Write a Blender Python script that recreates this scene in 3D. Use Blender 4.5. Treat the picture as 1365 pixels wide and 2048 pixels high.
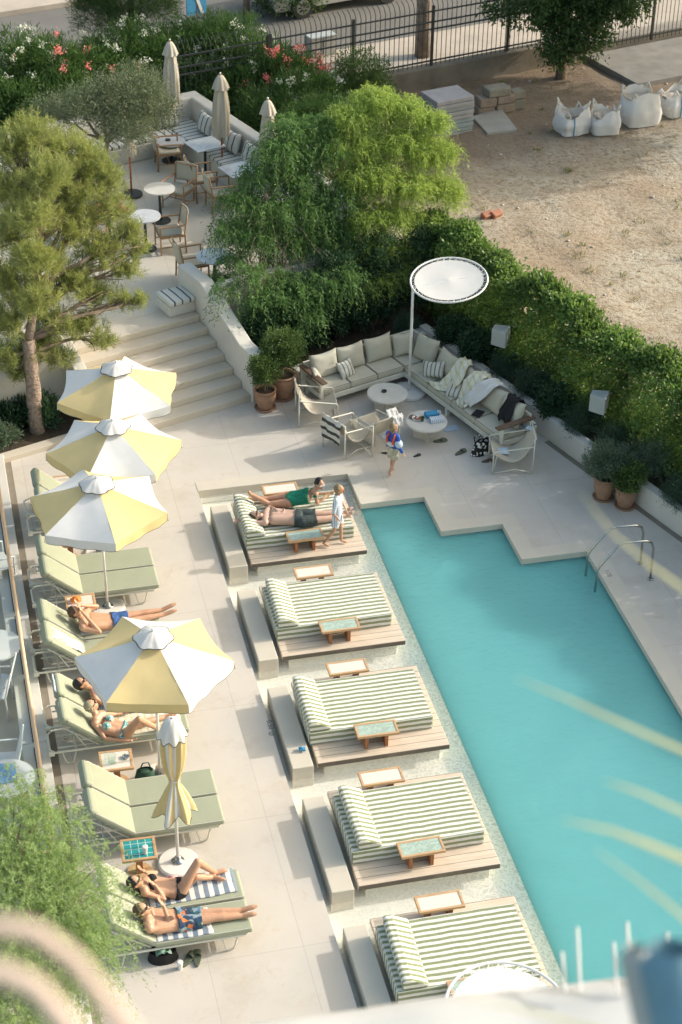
import bpy, bmesh, math, random
import numpy as np
from mathutils import Vector, Matrix, noise
D=bpy.data; SC=bpy.context.scene
for o in list(D.objects): D.objects.remove(o)
COL=SC.collection
R=math.radians; PI=math.pi
# ---------------------------------------------------------------- camera
YAW,PITCH,ROLL,FPX,CAMH=.24065,.59395,.01781,3700.0,18.0
_f=Vector((math.sin(YAW)*math.cos(PITCH),math.cos(YAW)*math.cos(PITCH),-math.sin(PITCH)))
_r0=Vector((math.cos(YAW),-math.sin(YAW),0)); _u0=_r0.cross(_f)
CR=_r0*math.cos(ROLL)+_u0*math.sin(ROLL); CU=-_r0*math.sin(ROLL)+_u0*math.cos(ROLL); CF=_f
cd=D.cameras.new('camera'); cam=D.objects.new('camera',cd); COL.objects.link(cam); SC.camera=cam
m=Matrix.Identity(4)
for i in range(3): m[i][0]=CR[i]; m[i][1]=CU[i]; m[i][2]=-CF[i]
m[2][3]=CAMH; cam.matrix_world=m
cd.sensor_fit='VERTICAL'; cd.sensor_height=36; cd.lens=FPX/2048*36; cd.clip_start=.2; cd.clip_end=400
cd.dof.use_dof=True; cd.dof.focus_distance=28; cd.dof.aperture_fstop=2.4
# ---------------------------------------------------------------- light
SUN_EL,SUN_AZ=26.5,4.0      # sun stands over +X
w=D.worlds.new('World'); SC.world=w; w.use_nodes=True
nt=w.node_tree; sky=nt.nodes.new('ShaderNodeTexSky'); sky.sky_type='NISHITA'; sky.sun_disc=False
sky.sun_elevation=R(SUN_EL); sky.sun_rotation=R(90-SUN_AZ); sky.air_density=1.4; sky.dust_density=5.0; sky.ozone_density=.6
mu=nt.nodes.new('ShaderNodeMixRGB'); mu.blend_type='MULTIPLY'; mu.inputs[0].default_value=1; mu.inputs[2].default_value=(.98,1,.95,1); nt.links.new(sky.outputs[0],mu.inputs[1]); nt.links.new(mu.outputs[0],nt.nodes['Background'].inputs[0]); nt.nodes['Background'].inputs[1].default_value=.15
sl=D.lights.new('sun','SUN'); sl.energy=2.0; sl.angle=R(.7); sl.color=(1,.94,.88)
so=D.objects.new('sun',sl); COL.objects.link(so)
sd=Vector((math.cos(R(SUN_AZ))*math.cos(R(SUN_EL)),math.sin(R(SUN_AZ))*math.cos(R(SUN_EL)),math.sin(R(SUN_EL))))
so.rotation_euler=sd.to_track_quat('Z','Y').to_euler()
vs=SC.view_settings; vs.view_transform='Standard'; vs.look='None'; vs.exposure=.90; vs.gamma=1
SC.cycles.use_denoising=True
SC.cycles.max_bounces=8; SC.cycles.transparent_max_bounces=16
# ---------------------------------------------------------------- helpers
def ray(u,v): return (CF*FPX+CR*(u-682.5)+CU*(1024-v)).normalized()
CAM=Vector((0,0,CAMH))
def G(u,v,z=0.0):
    d=ray(u,v); return CAM+d*((z-CAMH)/d.z)
def AY(u,v,y):
    d=ray(u,v); return CAM+d*(y/d.y)
def AD(u,v,dist): return CAM+ray(u,v)*dist
TH=R(19.5); O0=Vector((10.49,27.86,0))
LM=Matrix.Translation(O0)@Matrix.Rotation(TH,4,'Z')
def L(x,y,z=0): return LM@Vector((x,y,z))
def rnd(a,b): return random.uniform(a,b)
random.seed(4); RNG=np.random.default_rng(7)
def s2l(c): return tuple(((x/255)/12.92 if x/255<=.04045 else ((x/255+.055)/1.055)**2.4) for x in c)

class MB:
    def __init__(s,M=None): s.v=[];s.f=[];s.mi=[];s.cm=0;s.M=M or Matrix.Identity(4)
    def add(s,vs,fs):
        n=len(s.v); s.v+= [tuple(s.M@Vector(p)) for p in vs]
        for f in fs: s.f.append(tuple(i+n for i in f)); s.mi.append(s.cm)
        return s
    def mat(s,i): s.cm=i; return s
    def box(s,x0,x1,y0,y1,z0,z1):
        return s.add([(x0,y0,z0),(x1,y0,z0),(x1,y1,z0),(x0,y1,z0),(x0,y0,z1),(x1,y0,z1),(x1,y1,z1),(x0,y1,z1)],
          [(3,2,1,0),(4,5,6,7),(0,1,5,4),(1,2,6,5),(2,3,7,6),(3,0,4,7)])
    def quad(s,a,b,c,d): return s.add([a,b,c,d],[(0,1,2,3)])
    def prism(s,poly,z0,z1):
        n=len(poly)
        return s.add([(x,y,z0) for x,y in poly]+[(x,y,z1) for x,y in poly],
          [tuple(reversed(range(n))),tuple(range(n,2*n))]+[(i,(i+1)%n,(i+1)%n+n,i+n) for i in range(n)])
    def tube(s,pts,r,n=8,closed=False):
        pts=[Vector(p) for p in pts]; m_=len(pts); rr=r if isinstance(r,(list,tuple)) else [r]*m_
        vs=[];fs=[]; up=None
        for i,p in enumerate(pts):
            if closed: t=(pts[(i+1)%m_]-pts[i-1]).normalized()
            else: t=(pts[min(i+1,m_-1)]-pts[max(i-1,0)]).normalized()
            if up is None:
                up=Vector((0,0,1)) if abs(t.z)<.9 else Vector((1,0,0))
            a=t.cross(up)
            if a.length<1e-4: a=t.orthogonal()
            a.normalize(); b=a.cross(t).normalized(); up=b
            for k in range(n):
                an=2*PI*k/n; vs.append(p+(a*math.cos(an)+b*math.sin(an))*rr[i])
        seg=m_ if closed else m_-1
        for i in range(seg):
            for k in range(n):
                j=(i+1)%m_
                fs.append((i*n+k,i*n+(k+1)%n,j*n+(k+1)%n,j*n+k))
        if not closed: fs+= [tuple(reversed(range(n))),tuple(range((m_-1)*n,m_*n))]
        return s.add(vs,fs)
    def lathe(s,prof,c=(0,0,0),n=24,fn=None):
        c=Vector(c); vs=[];fs=[]
        for (r,z) in prof:
            for k in range(n):
                a=2*PI*k/n; q=r*(fn(a,z) if fn else 1); vs.append(c+Vector((q*math.cos(a),q*math.sin(a),z)))
        for i in range(len(prof)-1):
            for k in range(n): fs.append((i*n+k,i*n+(k+1)%n,(i+1)*n+(k+1)%n,(i+1)*n+k))
        fs+=[tuple(reversed(range(n))),tuple(range((len(prof)-1)*n,len(prof)*n))]
        return s.add(vs,fs)
    def grid(s,fn,nu,nv):
        vs=[fn(i/nu,j/nv) for j in range(nv+1) for i in range(nu+1)]
        fs=[(j*(nu+1)+i,j*(nu+1)+i+1,(j+1)*(nu+1)+i+1,(j+1)*(nu+1)+i) for j in range(nv) for i in range(nu)]
        return s.add(vs,fs)
    def sph(s,c,rx,ry=None,rz=None,n=12):
        ry=ry or rx; rz=rz or rx; c=Vector(c)
        vs=[c+Vector((0,0,rz))];fs=[]; m_=n//2
        for j in range(1,m_):
            t=PI*j/m_
            for k in range(n): vs.append(c+Vector((rx*math.sin(t)*math.cos(2*PI*k/n),ry*math.sin(t)*math.sin(2*PI*k/n),rz*math.cos(t))))
        vs.append(c-Vector((0,0,rz))); last=len(vs)-1
        for k in range(n): fs.append((0,1+k,1+(k+1)%n)); fs.append((last,1+(m_-2)*n+(k+1)%n,1+(m_-2)*n+k))
        for j in range(m_-2):
            for k in range(n): fs.append((1+j*n+k,1+(j+1)*n+k,1+(j+1)*n+(k+1)%n,1+j*n+(k+1)%n))
        return s.add(vs,fs)
    def pillow(s,w,h,t,M=None,n=10,sag=.0,seed=0):
        M=M or Matrix.Identity(4); old=s.M; s.M=old@M
        def pt(a,b,sg):
            x=2*a-1;y=2*b-1
            e=max(0,(1-abs(x)**3.2))**.55*max(0,(1-abs(y)**3.2))**.55
            pin=1-.07*(1-abs(y)**2)*0-.06*(1-x*x)*abs(y)**3*0
            nz=.012*noise.noise(Vector((x*2.3+seed,y*2.3,sg+seed*3)))
            X=x*w/2*(1-.06*(1-y*y)*(abs(x)**4)); Y=y*h/2*(1-.06*(1-x*x)*(abs(y)**4))
            return (X,Y-sag*(1-x*x)*max(0,y),sg*t/2*e+nz*(e>0.02))
        s.grid(lambda a,b:pt(a,b,1),n,n); s.grid(lambda a,b:pt(1-a,b,-1),n,n)
        s.M=old; return s
    def build(s,name,mat,parent=None,smooth=False,bevel=0,label=None,cat=None,group=None,kind=None,seg=2,weld=False):
        me=D.meshes.new(name); me.from_pydata(s.v,[],s.f)
        mats=mat if isinstance(mat,(list,tuple)) else [mat]
        for q in mats: me.materials.append(q)
        if len(mats)>1: me.polygons.foreach_set('material_index',s.mi)
        if weld:
            bm=bmesh.new(); bm.from_mesh(me); bmesh.ops.remove_doubles(bm,verts=bm.verts,dist=1e-4); bm.to_mesh(me); bm.free()
        if smooth: me.polygons.foreach_set('use_smooth',[True]*len(me.polygons))
        me.update()
        o=D.objects.new(name,me); COL.objects.link(o)
        if parent is not None: o.parent=parent
        if bevel:
            b=o.modifiers.new('bevel','BEVEL'); b.width=bevel; b.segments=seg; b.limit_method='ANGLE'; b.angle_limit=R(35); b.harden_normals=False
        if label: tag(o,label,cat,group)
        if kind: o['kind']=kind
        return o
def tag(o,label,cat=None,group=None):
    o['label']=label
    if cat: o['category']=cat
    if group: o['group']=group
    return o
def thing(name,label,cat,loc=(0,0,0),rz=0,group=None,rot=None):
    o=D.objects.new(name,None); COL.objects.link(o); o.location=loc; o.rotation_euler=rot or (0,0,rz); o.empty_display_size=.2
    return tag(o,label,cat,group)
def dup(root,loc=None,rz=None,label=None,group=None,top=True):
    c=root.copy(); COL.objects.link(c)
    for ch in list(root.children):
        d=dup(ch,top=False); d.parent=c
    if top:
        if loc is not None: c.location=loc
        if rz is not None: c.rotation_euler=(0,0,rz)
        if label: c['label']=label
        if group: c['group']=group
    return c
# ---------------------------------------------------------------- materials
def nodes(name):
    m=D.materials.new(name); m.use_nodes=True; nt=m.node_tree
    return m,nt,nt.nodes['Principled BSDF']
def N(nt,t,**k):
    n=nt.nodes.new('ShaderNode'+t)
    for a,b in k.items(): setattr(n,a,b)
    return n
def math_(nt,op,a,b=None,c=None):
    n=N(nt,'Math',operation=op)
    for i,x in enumerate((a,b,c)):
        if x is None: continue
        if isinstance(x,(int,float)): n.inputs[i].default_value=x
        else: nt.links.new(x,n.inputs[i])
    return n.outputs[0]
def mixc(nt,fac,a,b,blend='MIX'):
    n=N(nt,'MixRGB',blend_type=blend)
    for i,x in enumerate((fac,a,b)):
        if isinstance(x,(int,float)): n.inputs[i].default_value=x
        elif isinstance(x,tuple): n.inputs[i].default_value=(*x[:3],1)
        else: nt.links.new(x,n.inputs[i])
    return n.outputs[0]
def noise_(nt,co,scale,detail=4,rough=.55):
    n=N(nt,'TexNoise'); n.inputs['Scale'].default_value=scale; n.inputs['Detail'].default_value=detail; n.inputs['Roughness'].default_value=rough
    nt.links.new(co,n.inputs['Vector']); return n.outputs['Fac']
def ramp(nt,fac,stops):
    n=N(nt,'ValToRGB'); e=n.color_ramp.elements
    while len(e)<len(stops): e.new(.5)
    for i,(p,c) in enumerate(stops):
        e[i].position=p; e[i].color=(c,c,c,1) if isinstance(c,(int,float)) else (*c[:3],1)
    nt.links.new(fac,n.inputs[0]); return n.outputs[0]
def bump(nt,bsdf,h,strength=.3,dist=.01):
    b=N(nt,'Bump'); b.inputs['Strength'].default_value=strength; b.inputs['Distance'].default_value=dist
    nt.links.new(h,b.inputs['Height']); nt.links.new(b.outputs[0],bsdf.inputs['Normal'])
def mat(name,c,rough=.7,var=.12,scale=6,c2=None,bumps=.15,bdist=.004,metal=0,fine=60,spec=None):
    m,nt,p=nodes(name); co=N(nt,'TexCoord').outputs['Object']
    c2=c2 or tuple(x*(1-var*2) for x in c)
    f=noise_(nt,co,scale); f=ramp(nt,f,[(.32,0.0),(.68,1.0)])
    col=mixc(nt,f,c2,c); g=noise_(nt,co,fine,2)
    col=mixc(nt,.25*min(1,var*6),col,mixc(nt,g,tuple(x*.7 for x in c),tuple(min(1,x*1.15) for x in c)))
    nt.links.new(col,p.inputs['Base Color']); p.inputs['Roughness'].default_value=rough; p.inputs['Metallic'].default_value=metal
    if spec is not None: p.inputs['Specular IOR Level'].default_value=spec
    if bumps: bump(nt,p,g,bumps,bdist)
    return m
def wood(name,c,c2,scale=3,axis=0,rough=.6,board=0):
    m,nt,p=nodes(name); tc=N(nt,'TexCoord').outputs['Object']; mp=N(nt,'Mapping'); nt.links.new(tc,mp.inputs[0])
    s=[14,14,14]; s[axis]=1.1; mp.inputs['Scale'].default_value=s
    f=noise_(nt,mp.outputs[0],scale,5); col=mixc(nt,ramp(nt,f,[(.3,0.),(.7,1.)]),c2,c)
    if board:
        sx=N(nt,'SeparateXYZ'); nt.links.new(tc,sx.inputs[0]); y=sx.outputs[1 if axis==0 else 0]
        fr=math_(nt,'FRACT',math_(nt,'DIVIDE',y,board)); idx=math_(nt,'FLOOR',math_(nt,'DIVIDE',y,board))
        wn=N(nt,'TexWhiteNoise',noise_dimensions='1D'); nt.links.new(idx,wn.inputs['W'])
        col=mixc(nt,math_(nt,'MULTIPLY',wn.outputs['Value'],.35),col,tuple(x*.72 for x in c))
        gap=math_(nt,'LESS_THAN',fr,.055); col=mixc(nt,gap,col,tuple(x*.22 for x in c2))
        st=noise_(nt,tc,1.3,3); col=mixc(nt,math_(nt,'MULTIPLY',ramp(nt,st,[(.55,0.),(.75,1.)]),.5),col,tuple(x*.6 for x in c2))
    nt.links.new(col,p.inputs['Base Color']); p.inputs['Roughness'].default_value=rough; bump(nt,p,f,.2,.003); return m
def stripes(name,ca,cb,period,duty=.5,axis=1,front=None,extra=None,rough=.85,thin=None):
    """woven stripes in object space; front: axis used on faces whose normal points along y"""
    m,nt,p=nodes(name); tc=N(nt,'TexCoord'); sx=N(nt,'SeparateXYZ'); nt.links.new(tc.outputs['Object'],sx.inputs[0])
    co=sx.outputs[axis]
    if front is not None:
        sn=N(nt,'SeparateXYZ'); nt.links.new(tc.outputs['Normal'],sn.inputs[0])
        ny=math_(nt,'GREATER_THAN',math_(nt,'ABSOLUTE',sn.outputs[1]),.75)
        a=math_(nt,'MULTIPLY',co,math_(nt,'SUBTRACT',1,ny)); b=math_(nt,'MULTIPLY',sx.outputs[front],ny); co=math_(nt,'ADD',a,b)
    wob=noise_(nt,tc.outputs['Object'],3.2,3); co=math_(nt,'ADD',co,math_(nt,'MULTIPLY',math_(nt,'SUBTRACT',wob,.5),.035))
    fr=math_(nt,'FRACT',math_(nt,'ADD',math_(nt,'DIVIDE',co,period),50.13)); k=math_(nt,'LESS_THAN',fr,duty)
    n1=noise_(nt,tc.outputs['Object'],9,4); n2=noise_(nt,tc.outputs['Object'],160,2)
    col=mixc(nt,k,ca,cb); col=mixc(nt,math_(nt,'MULTIPLY',n1,.22),col,tuple(x*.6 for x in ca))
    nt.links.new(col,p.inputs['Base Color']); p.inputs['Roughness'].default_value=rough; p.inputs['Specular IOR Level'].default_value=.2
    bump(nt,p,math_(nt,'ADD',math_(nt,'MULTIPLY',n1,3),n2),.6,.012); return m
def leafmat(name,c,c2,trans=.35,rough=.5):
    m=D.materials.new(name); m.use_nodes=True; nt=m.node_tree; p=nt.nodes['Principled BSDF']; out=nt.nodes['Material Output']
    at=N(nt,'Attribute',attribute_name='tone'); co=N(nt,'TexCoord').outputs['Object']
    n=noise_(nt,co,.9,3); f=math_(nt,'ADD',math_(nt,'MULTIPLY',at.outputs['Fac'],.6),math_(nt,'MULTIPLY',n,.5))
    col=mixc(nt,ramp(nt,f,[(.25,0.),(.85,1.)]),c2,c)
    nt.links.new(col,p.inputs['Base Color']); p.inputs['Roughness'].default_value=rough; p.inputs['Specular IOR Level'].default_value=.25
    tr=N(nt,'BsdfTranslucent'); nt.links.new(mixc(nt,.5,col,(c[0]*1.5,c[1]*1.6,c[2]*.9)),tr.inputs[0])
    mx=N(nt,'MixShader'); mx.inputs[0].default_value=trans
    nt.links.new(p.outputs[0],mx.inputs[1]); nt.links.new(tr.outputs[0],mx.inputs[2]); nt.links.new(mx.outputs[0],out.inputs[0]); return m
def clothmat(name,c,trans=.2,rough=.85,scale=5,sheen=0):
    m=D.materials.new(name); m.use_nodes=True; nt=m.node_tree; p=nt.nodes['Principled BSDF']; out=nt.nodes['Material Output']
    co=N(nt,'TexCoord').outputs['Object']; n=noise_(nt,co,scale,4); f=noise_(nt,co,150,2)
    col=mixc(nt,n,tuple(x*.86 for x in c),c); nt.links.new(col,p.inputs['Base Color']); p.inputs['Roughness'].default_value=rough; p.inputs['Specular IOR Level'].default_value=.2
    bump(nt,p,math_(nt,'ADD',math_(nt,'MULTIPLY',n,2),f),.3,.004)
    tr=N(nt,'BsdfTranslucent'); nt.links.new(col,tr.inputs[0]); mx=N(nt,'MixShader'); mx.inputs[0].default_value=trans
    nt.links.new(p.outputs[0],mx.inputs[1]); nt.links.new(tr.outputs[0],mx.inputs[2]); nt.links.new(mx.outputs[0],out.inputs[0]); return m
M={}
def deckmat(name,c,joint=1.25,jy=2.45,stain=.5):
    m,nt,p=nodes(name); co=N(nt,'TexCoord').outputs['Object']; sx=N(nt,'SeparateXYZ'); nt.links.new(co,sx.inputs[0])
    n=noise_(nt,co,.7,6,.6); n2=noise_(nt,co,90,3); n3=noise_(nt,co,2.3,6,.7)
    col=mixc(nt,ramp(nt,n,[(.3,0.),(.7,1.)]),tuple(x*.86 for x in c),c)
    wv=N(nt,'TexNoise'); wv.inputs['Scale'].default_value=1.1; wv.inputs['Detail'].default_value=3; wv.inputs['Distortion'].default_value=1.6; nt.links.new(co,wv.inputs['Vector'])
    vein=ramp(nt,math_(nt,'ABSOLUTE',math_(nt,'SUBTRACT',wv.outputs['Fac'],.5)),[(0.,1.),(.018,0.)])
    gate=ramp(nt,n3,[(.5,0.),(.62,1.)])
    col=mixc(nt,math_(nt,'MULTIPLY',math_(nt,'MULTIPLY',vein,gate),stain),col,(c[0]*.82,c[1]*.66,c[2]*.48))
    col=mixc(nt,math_(nt,'MULTIPLY',n2,.18),col,tuple(x*.6 for x in c))
    sp=ramp(nt,noise_(nt,co,38,2),[(.70,0.),(.75,1.)]); col=mixc(nt,math_(nt,'MULTIPLY',sp,.25),col,tuple(x*.45 for x in c))
    if joint:
        wn=N(nt,'TexWhiteNoise',noise_dimensions='2D'); cx=N(nt,'CombineXYZ'); nt.links.new(math_(nt,'FLOOR',math_(nt,'ADD',math_(nt,'DIVIDE',sx.outputs[0],joint),.13)),cx.inputs[0]); nt.links.new(math_(nt,'FLOOR',math_(nt,'ADD',math_(nt,'DIVIDE',sx.outputs[1],jy),.37)),cx.inputs[1]); nt.links.new(cx.outputs[0],wn.inputs['Vector'])
        col=mixc(nt,math_(nt,'MULTIPLY',wn.outputs['Value'],.16),col,(c[0]*.72,c[1]*.70,c[2]*.66))
        big=ramp(nt,noise_(nt,co,.9,7,.75),[(.52,0.),(.66,1.)]); col=mixc(nt,math_(nt,'MULTIPLY',big,.30),col,(c[0]*.62,c[1]*.55,c[2]*.46))
        jx_=math_(nt,'LESS_THAN',math_(nt,'FRACT',math_(nt,'ADD',math_(nt,'DIVIDE',sx.outputs[0],joint),.13)),.008/joint)
        jy_=math_(nt,'LESS_THAN',math_(nt,'FRACT',math_(nt,'ADD',math_(nt,'DIVIDE',sx.outputs[1],jy),.37)),.008/jy)
        col=mixc(nt,math_(nt,'MULTIPLY',math_(nt,'MAXIMUM',jx_,jy_),.45),col,tuple(x*.4 for x in c))
    nt.links.new(col,p.inputs['Base Color']); p.inputs['Roughness'].default_value=.72; bump(nt,p,n2,.25,.003); return m
M['deck']=deckmat('deck_stone',(.60,.555,.495))
M['coping']=deckmat('coping_stone',(.62,.57,.48),joint=0,stain=.2)
M['terr']=deckmat('terrace_stone',(.62,.57,.48),joint=1.6,jy=1.9,stain=.35)
M['travertine']=deckmat('travertine',(.58,.52,.43),joint=0,stain=.9)
M['render']=mat('white_render',(.62,.60,.55),.85,.08,1.5,bumps=.2,fine=40)
M['paint']=mat('white_paint',(.74,.72,.68),.6,.05,2,bumps=.05)
M['cream']=mat('cream_metal',(.66,.64,.55),.4,.04,4,bumps=0)
M['whitem']=mat('white_metal',(.78,.78,.77),.35,.04,4,bumps=0)
M['steel']=mat('stainless_steel',(.45,.46,.44),.22,.03,5,metal=1,bumps=0)
M['dark']=mat('dark_iron',(.03,.035,.035),.5,.1,5,bumps=.05)
M['black']=mat('black_cloth',(.012,.012,.014),.9,.1,8)
M['gutter']=mat('gutter_dark',(.24,.21,.17),.8,.15,4)
M['soil']=mat('soil',(.075,.055,.035),.95,.3,8,bumps=.6,bdist=.02)
M['terracotta']=mat('terracotta',(.38,.22,.14),.8,.18,7,bumps=.3)
M['teak']=wood('teak',(.58,.38,.21),(.44,.26,.13),3,0)
M['teakd']=wood('teak_dark',(.40,.17,.07),(.28,.11,.045),3,2)
M['greywood']=wood('platform_wood',(.72,.61,.49),(.56,.46,.35),3,0,board=.145)
M['railwood']=wood('rail_wood',(.70,.50,.33),(.58,.39,.24),3,1)
M['armwood']=wood('arm_wood',(.16,.10,.06),(.09,.055,.035),3,1)
M['chairwood']=wood('chair_wood',(.42,.26,.14),(.30,.17,.08),3,2)
M['polewood']=wood('pole_wood',(.45,.17,.07),(.32,.10,.04),3,2)
M['cushion']=clothmat('sage_fabric',(.37,.40,.30),.05,.8)
M['cushpipe']=clothmat('sage_piping',(.13,.16,.10),.05,.8)
M['linen']=clothmat('linen',(.56,.53,.43),.08)
M['linenpipe']=clothmat('linen_piping',(.10,.10,.08),.05)
M['canvas']=clothmat('canvas',(.62,.56,.45),.15)
M['white']=clothmat('white_cloth',(.80,.79,.77),.18)
M['yellow']=clothmat('yellow_canvas',(.74,.60,.31),.15)
M['whitec']=clothmat('white_canvas',(.76,.77,.78),.15)
M['ecru']=clothmat('ecru_canvas',(.60,.55,.46),.1)
M['trim']=mat('grey_trim',(.09,.085,.08),.8,.05)
M['daystripe']=stripes('green_stripe',(.78,.76,.71),(.235,.28,.14),.093,.48,1,front=2)
M['navystripe']=stripes('navy_stripe',(.66,.66,.60),(.03,.045,.09),.17,.2,0)
M['navystripey']=stripes('navy_stripe_seat',(.66,.66,.60),(.03,.045,.09),.17,.2,1)
M['greystripe']=stripes('grey_stripe',(.62,.60,.52),(.16,.18,.19),.09,.3,0)
M['beachtowel']=stripes('blue_towel',(.74,.74,.72),(.17,.23,.31),.13,.5,0)
M['bwtowel']=stripes('black_white_towel',(.66,.64,.58),(.03,.035,.04),.16,.42,2)
def tilemat(name,c,g,size,pal=None):
    m,nt,p=nodes(name); co=N(nt,'TexCoord').outputs['Object']; sx=N(nt,'SeparateXYZ'); nt.links.new(co,sx.inputs[0])
    fx=math_(nt,'FRACT',math_(nt,'ADD',math_(nt,'DIVIDE',sx.outputs[0],size),20)); fy=math_(nt,'FRACT',math_(nt,'ADD',math_(nt,'DIVIDE',sx.outputs[1],size),20))
    k=math_(nt,'MAXIMUM',math_(nt,'LESS_THAN',fx,.07),math_(nt,'LESS_THAN',fy,.07))
    wn=N(nt,'TexWhiteNoise',noise_dimensions='2D'); cx=N(nt,'CombineXYZ')
    nt.links.new(math_(nt,'FLOOR',math_(nt,'DIVIDE',sx.outputs[0],size)),cx.inputs[0]); nt.links.new(math_(nt,'FLOOR',math_(nt,'DIVIDE',sx.outputs[1],size)),cx.inputs[1]); nt.links.new(cx.outputs[0],wn.inputs['Vector'])
    col=mixc(nt,wn.outputs['Value'],tuple(x*(.72 if c[0]<.5 else .93) for x in c),c); col=mixc(nt,k,col,g)
    nt.links.new(col,p.inputs['Base Color']); p.inputs['Roughness'].default_value=.15; return m
M['tealtile']=tilemat('teal_tiles',(.03,.36,.37),(.66,.70,.62),.1)
M['palegreentile']=tilemat('pale_green_tiles',(.42,.54,.46),(.42,.50,.42),.032)
M['whitetile']=tilemat('white_tiles',(.74,.68,.60),(.60,.54,.46),.035)
M['marble']=mat('marble',(.60,.62,.64),.12,.12,7,c2=(.44,.47,.50),bumps=0)
M['whitestone']=mat('white_stone',(.62,.60,.55),.35,.06,4,bumps=.03)
M['grey']=mat('grey_plastic',(.40,.43,.42),.5,.04,3,bumps=0)
M['glass']=None
def glassmat(name,tint=(.9,.95,.93),refl=.12):
    m=D.materials.new(name); m.use_nodes=True; nt=m.node_tree; nt.nodes.remove(nt.nodes['Principled BSDF']); out=nt.nodes['Material Output']
    t=N(nt,'BsdfTransparent'); t.inputs[0].default_value=(*tint,1); g=N(nt,'BsdfGlossy'); g.inputs['Roughness'].default_value=.02
    fr=N(nt,'Fresnel'); fr.inputs[0].default_value=1.45; mx=N(nt,'MixShader'); gb=N(nt,'NewGeometry'); nt.links.new(math_(nt,'MULTIPLY',fr.outputs[0],math_(nt,'SUBTRACT',1,gb.outputs['Backfacing'])),mx.inputs[0]); nt.links.new(t.outputs[0],mx.inputs[1]); nt.links.new(g.outputs[0],mx.inputs[2]); nt.links.new(mx.outputs[0],out.inputs[0]); return m
M['glass']=glassmat('clear_glass')
def skinmat(name,c):
    m,nt,p=nodes(name); co=N(nt,'TexCoord').outputs['Object']; n=noise_(nt,co,9,4)
    nt.links.new(mixc(nt,n,(c[0]*.80,c[1]*.70,c[2]*.66),c),p.inputs['Base Color']); p.inputs['Roughness'].default_value=.45
    p.inputs['Subsurface Weight'].default_value=.12; p.inputs['Subsurface Scale'].default_value=.02; p.inputs['Subsurface Radius'].default_value=(1,.4,.2)
    return m
M['skin']=skinmat('tan_skin',(.56,.34,.22)); M['skinp']=skinmat('pale_skin',(.60,.42,.33)); M['skinb']=skinmat('brown_skin',(.46,.27,.17))
M['hairb']=mat('brown_hair',(.10,.055,.03),.6,.3,30,bumps=.5); M['haird']=mat('black_hair',(.012,.01,.01),.5,.3,30,bumps=.5); M['hairl']=mat('light_hair',(.32,.22,.12),.6,.3,30,bumps=.5); M['hairg']=mat('blond_hair',(.42,.36,.25),.6,.25,30,bumps=.5)
def flat(name,c,rough=.7): M[name]=mat(name,c,rough,.1,10); return M[name]
for n_,c_ in dict(emerald=(.0,.20,.115),darkshort=(.035,.055,.055),blueshort=(.03,.10,.30),redcloth=(.75,.10,.05),orange=(.9,.24,.04),royal=(.02,.09,.42),paleblue=(.50,.60,.70),lens=(.015,.012,.012),lip=(.35,.10,.08),olivec=(.10,.12,.08),pinkc=(.70,.35,.35),bluep=(.05,.28,.50),plate=(.75,.74,.72),food=(.45,.14,.05),greenp=(.03,.09,.055),brick=(.35,.15,.09),barkc=(.16,.12,.09)).items(): flat(n_,c_)
def mottle(name,cols,scale=30):
    m,nt,p=nodes(name); co=N(nt,'TexCoord').outputs['Object']; v=N(nt,'TexVoronoi'); v.inputs['Scale'].default_value=scale; nt.links.new(co,v.inputs['Vector'])
    s=N(nt,'SeparateColor'); nt.links.new(v.outputs['Color'],s.inputs[0]); n=N(nt,'ValToRGB'); n.color_ramp.interpolation='CONSTANT'
    e=n.color_ramp.elements
    while len(e)<len(cols): e.new(.5)
    for i,c in enumerate(cols): e[i].position=i/len(cols); e[i].color=(*c,1)
    nt.links.new(s.outputs[0],n.inputs[0]); nt.links.new(n.outputs[0],p.inputs['Base Color']); p.inputs['Roughness'].default_value=.8; return m
M['teal_print']=mottle('teal_print',[(.10,.34,.34),(.55,.60,.55),(.04,.22,.24),(.30,.50,.46)],45)
M['dark_print']=mottle('dark_print',[(.02,.06,.12),(.10,.20,.30),(.30,.36,.36),(.03,.10,.12),(.60,.18,.05),(.03,.05,.09),(.25,.32,.36)],16)
M['beige_print']=mottle('beige_print',[(.45,.40,.30),(.30,.34,.24),(.55,.50,.40)],40)
M['bag_print']=mottle('bag_print',[(.01,.01,.01),(.01,.01,.01),(.012,.012,.012),(.7,.7,.68)],26)
M['bluestripe']=stripes('boy_stripes',(.72,.76,.80),(.30,.42,.58),.035,.4,0)
M['bwprint']=mottle('bw_print',[(.02,.04,.06),(.55,.60,.62),(.12,.18,.22),(.65,.68,.68)],22)
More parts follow.
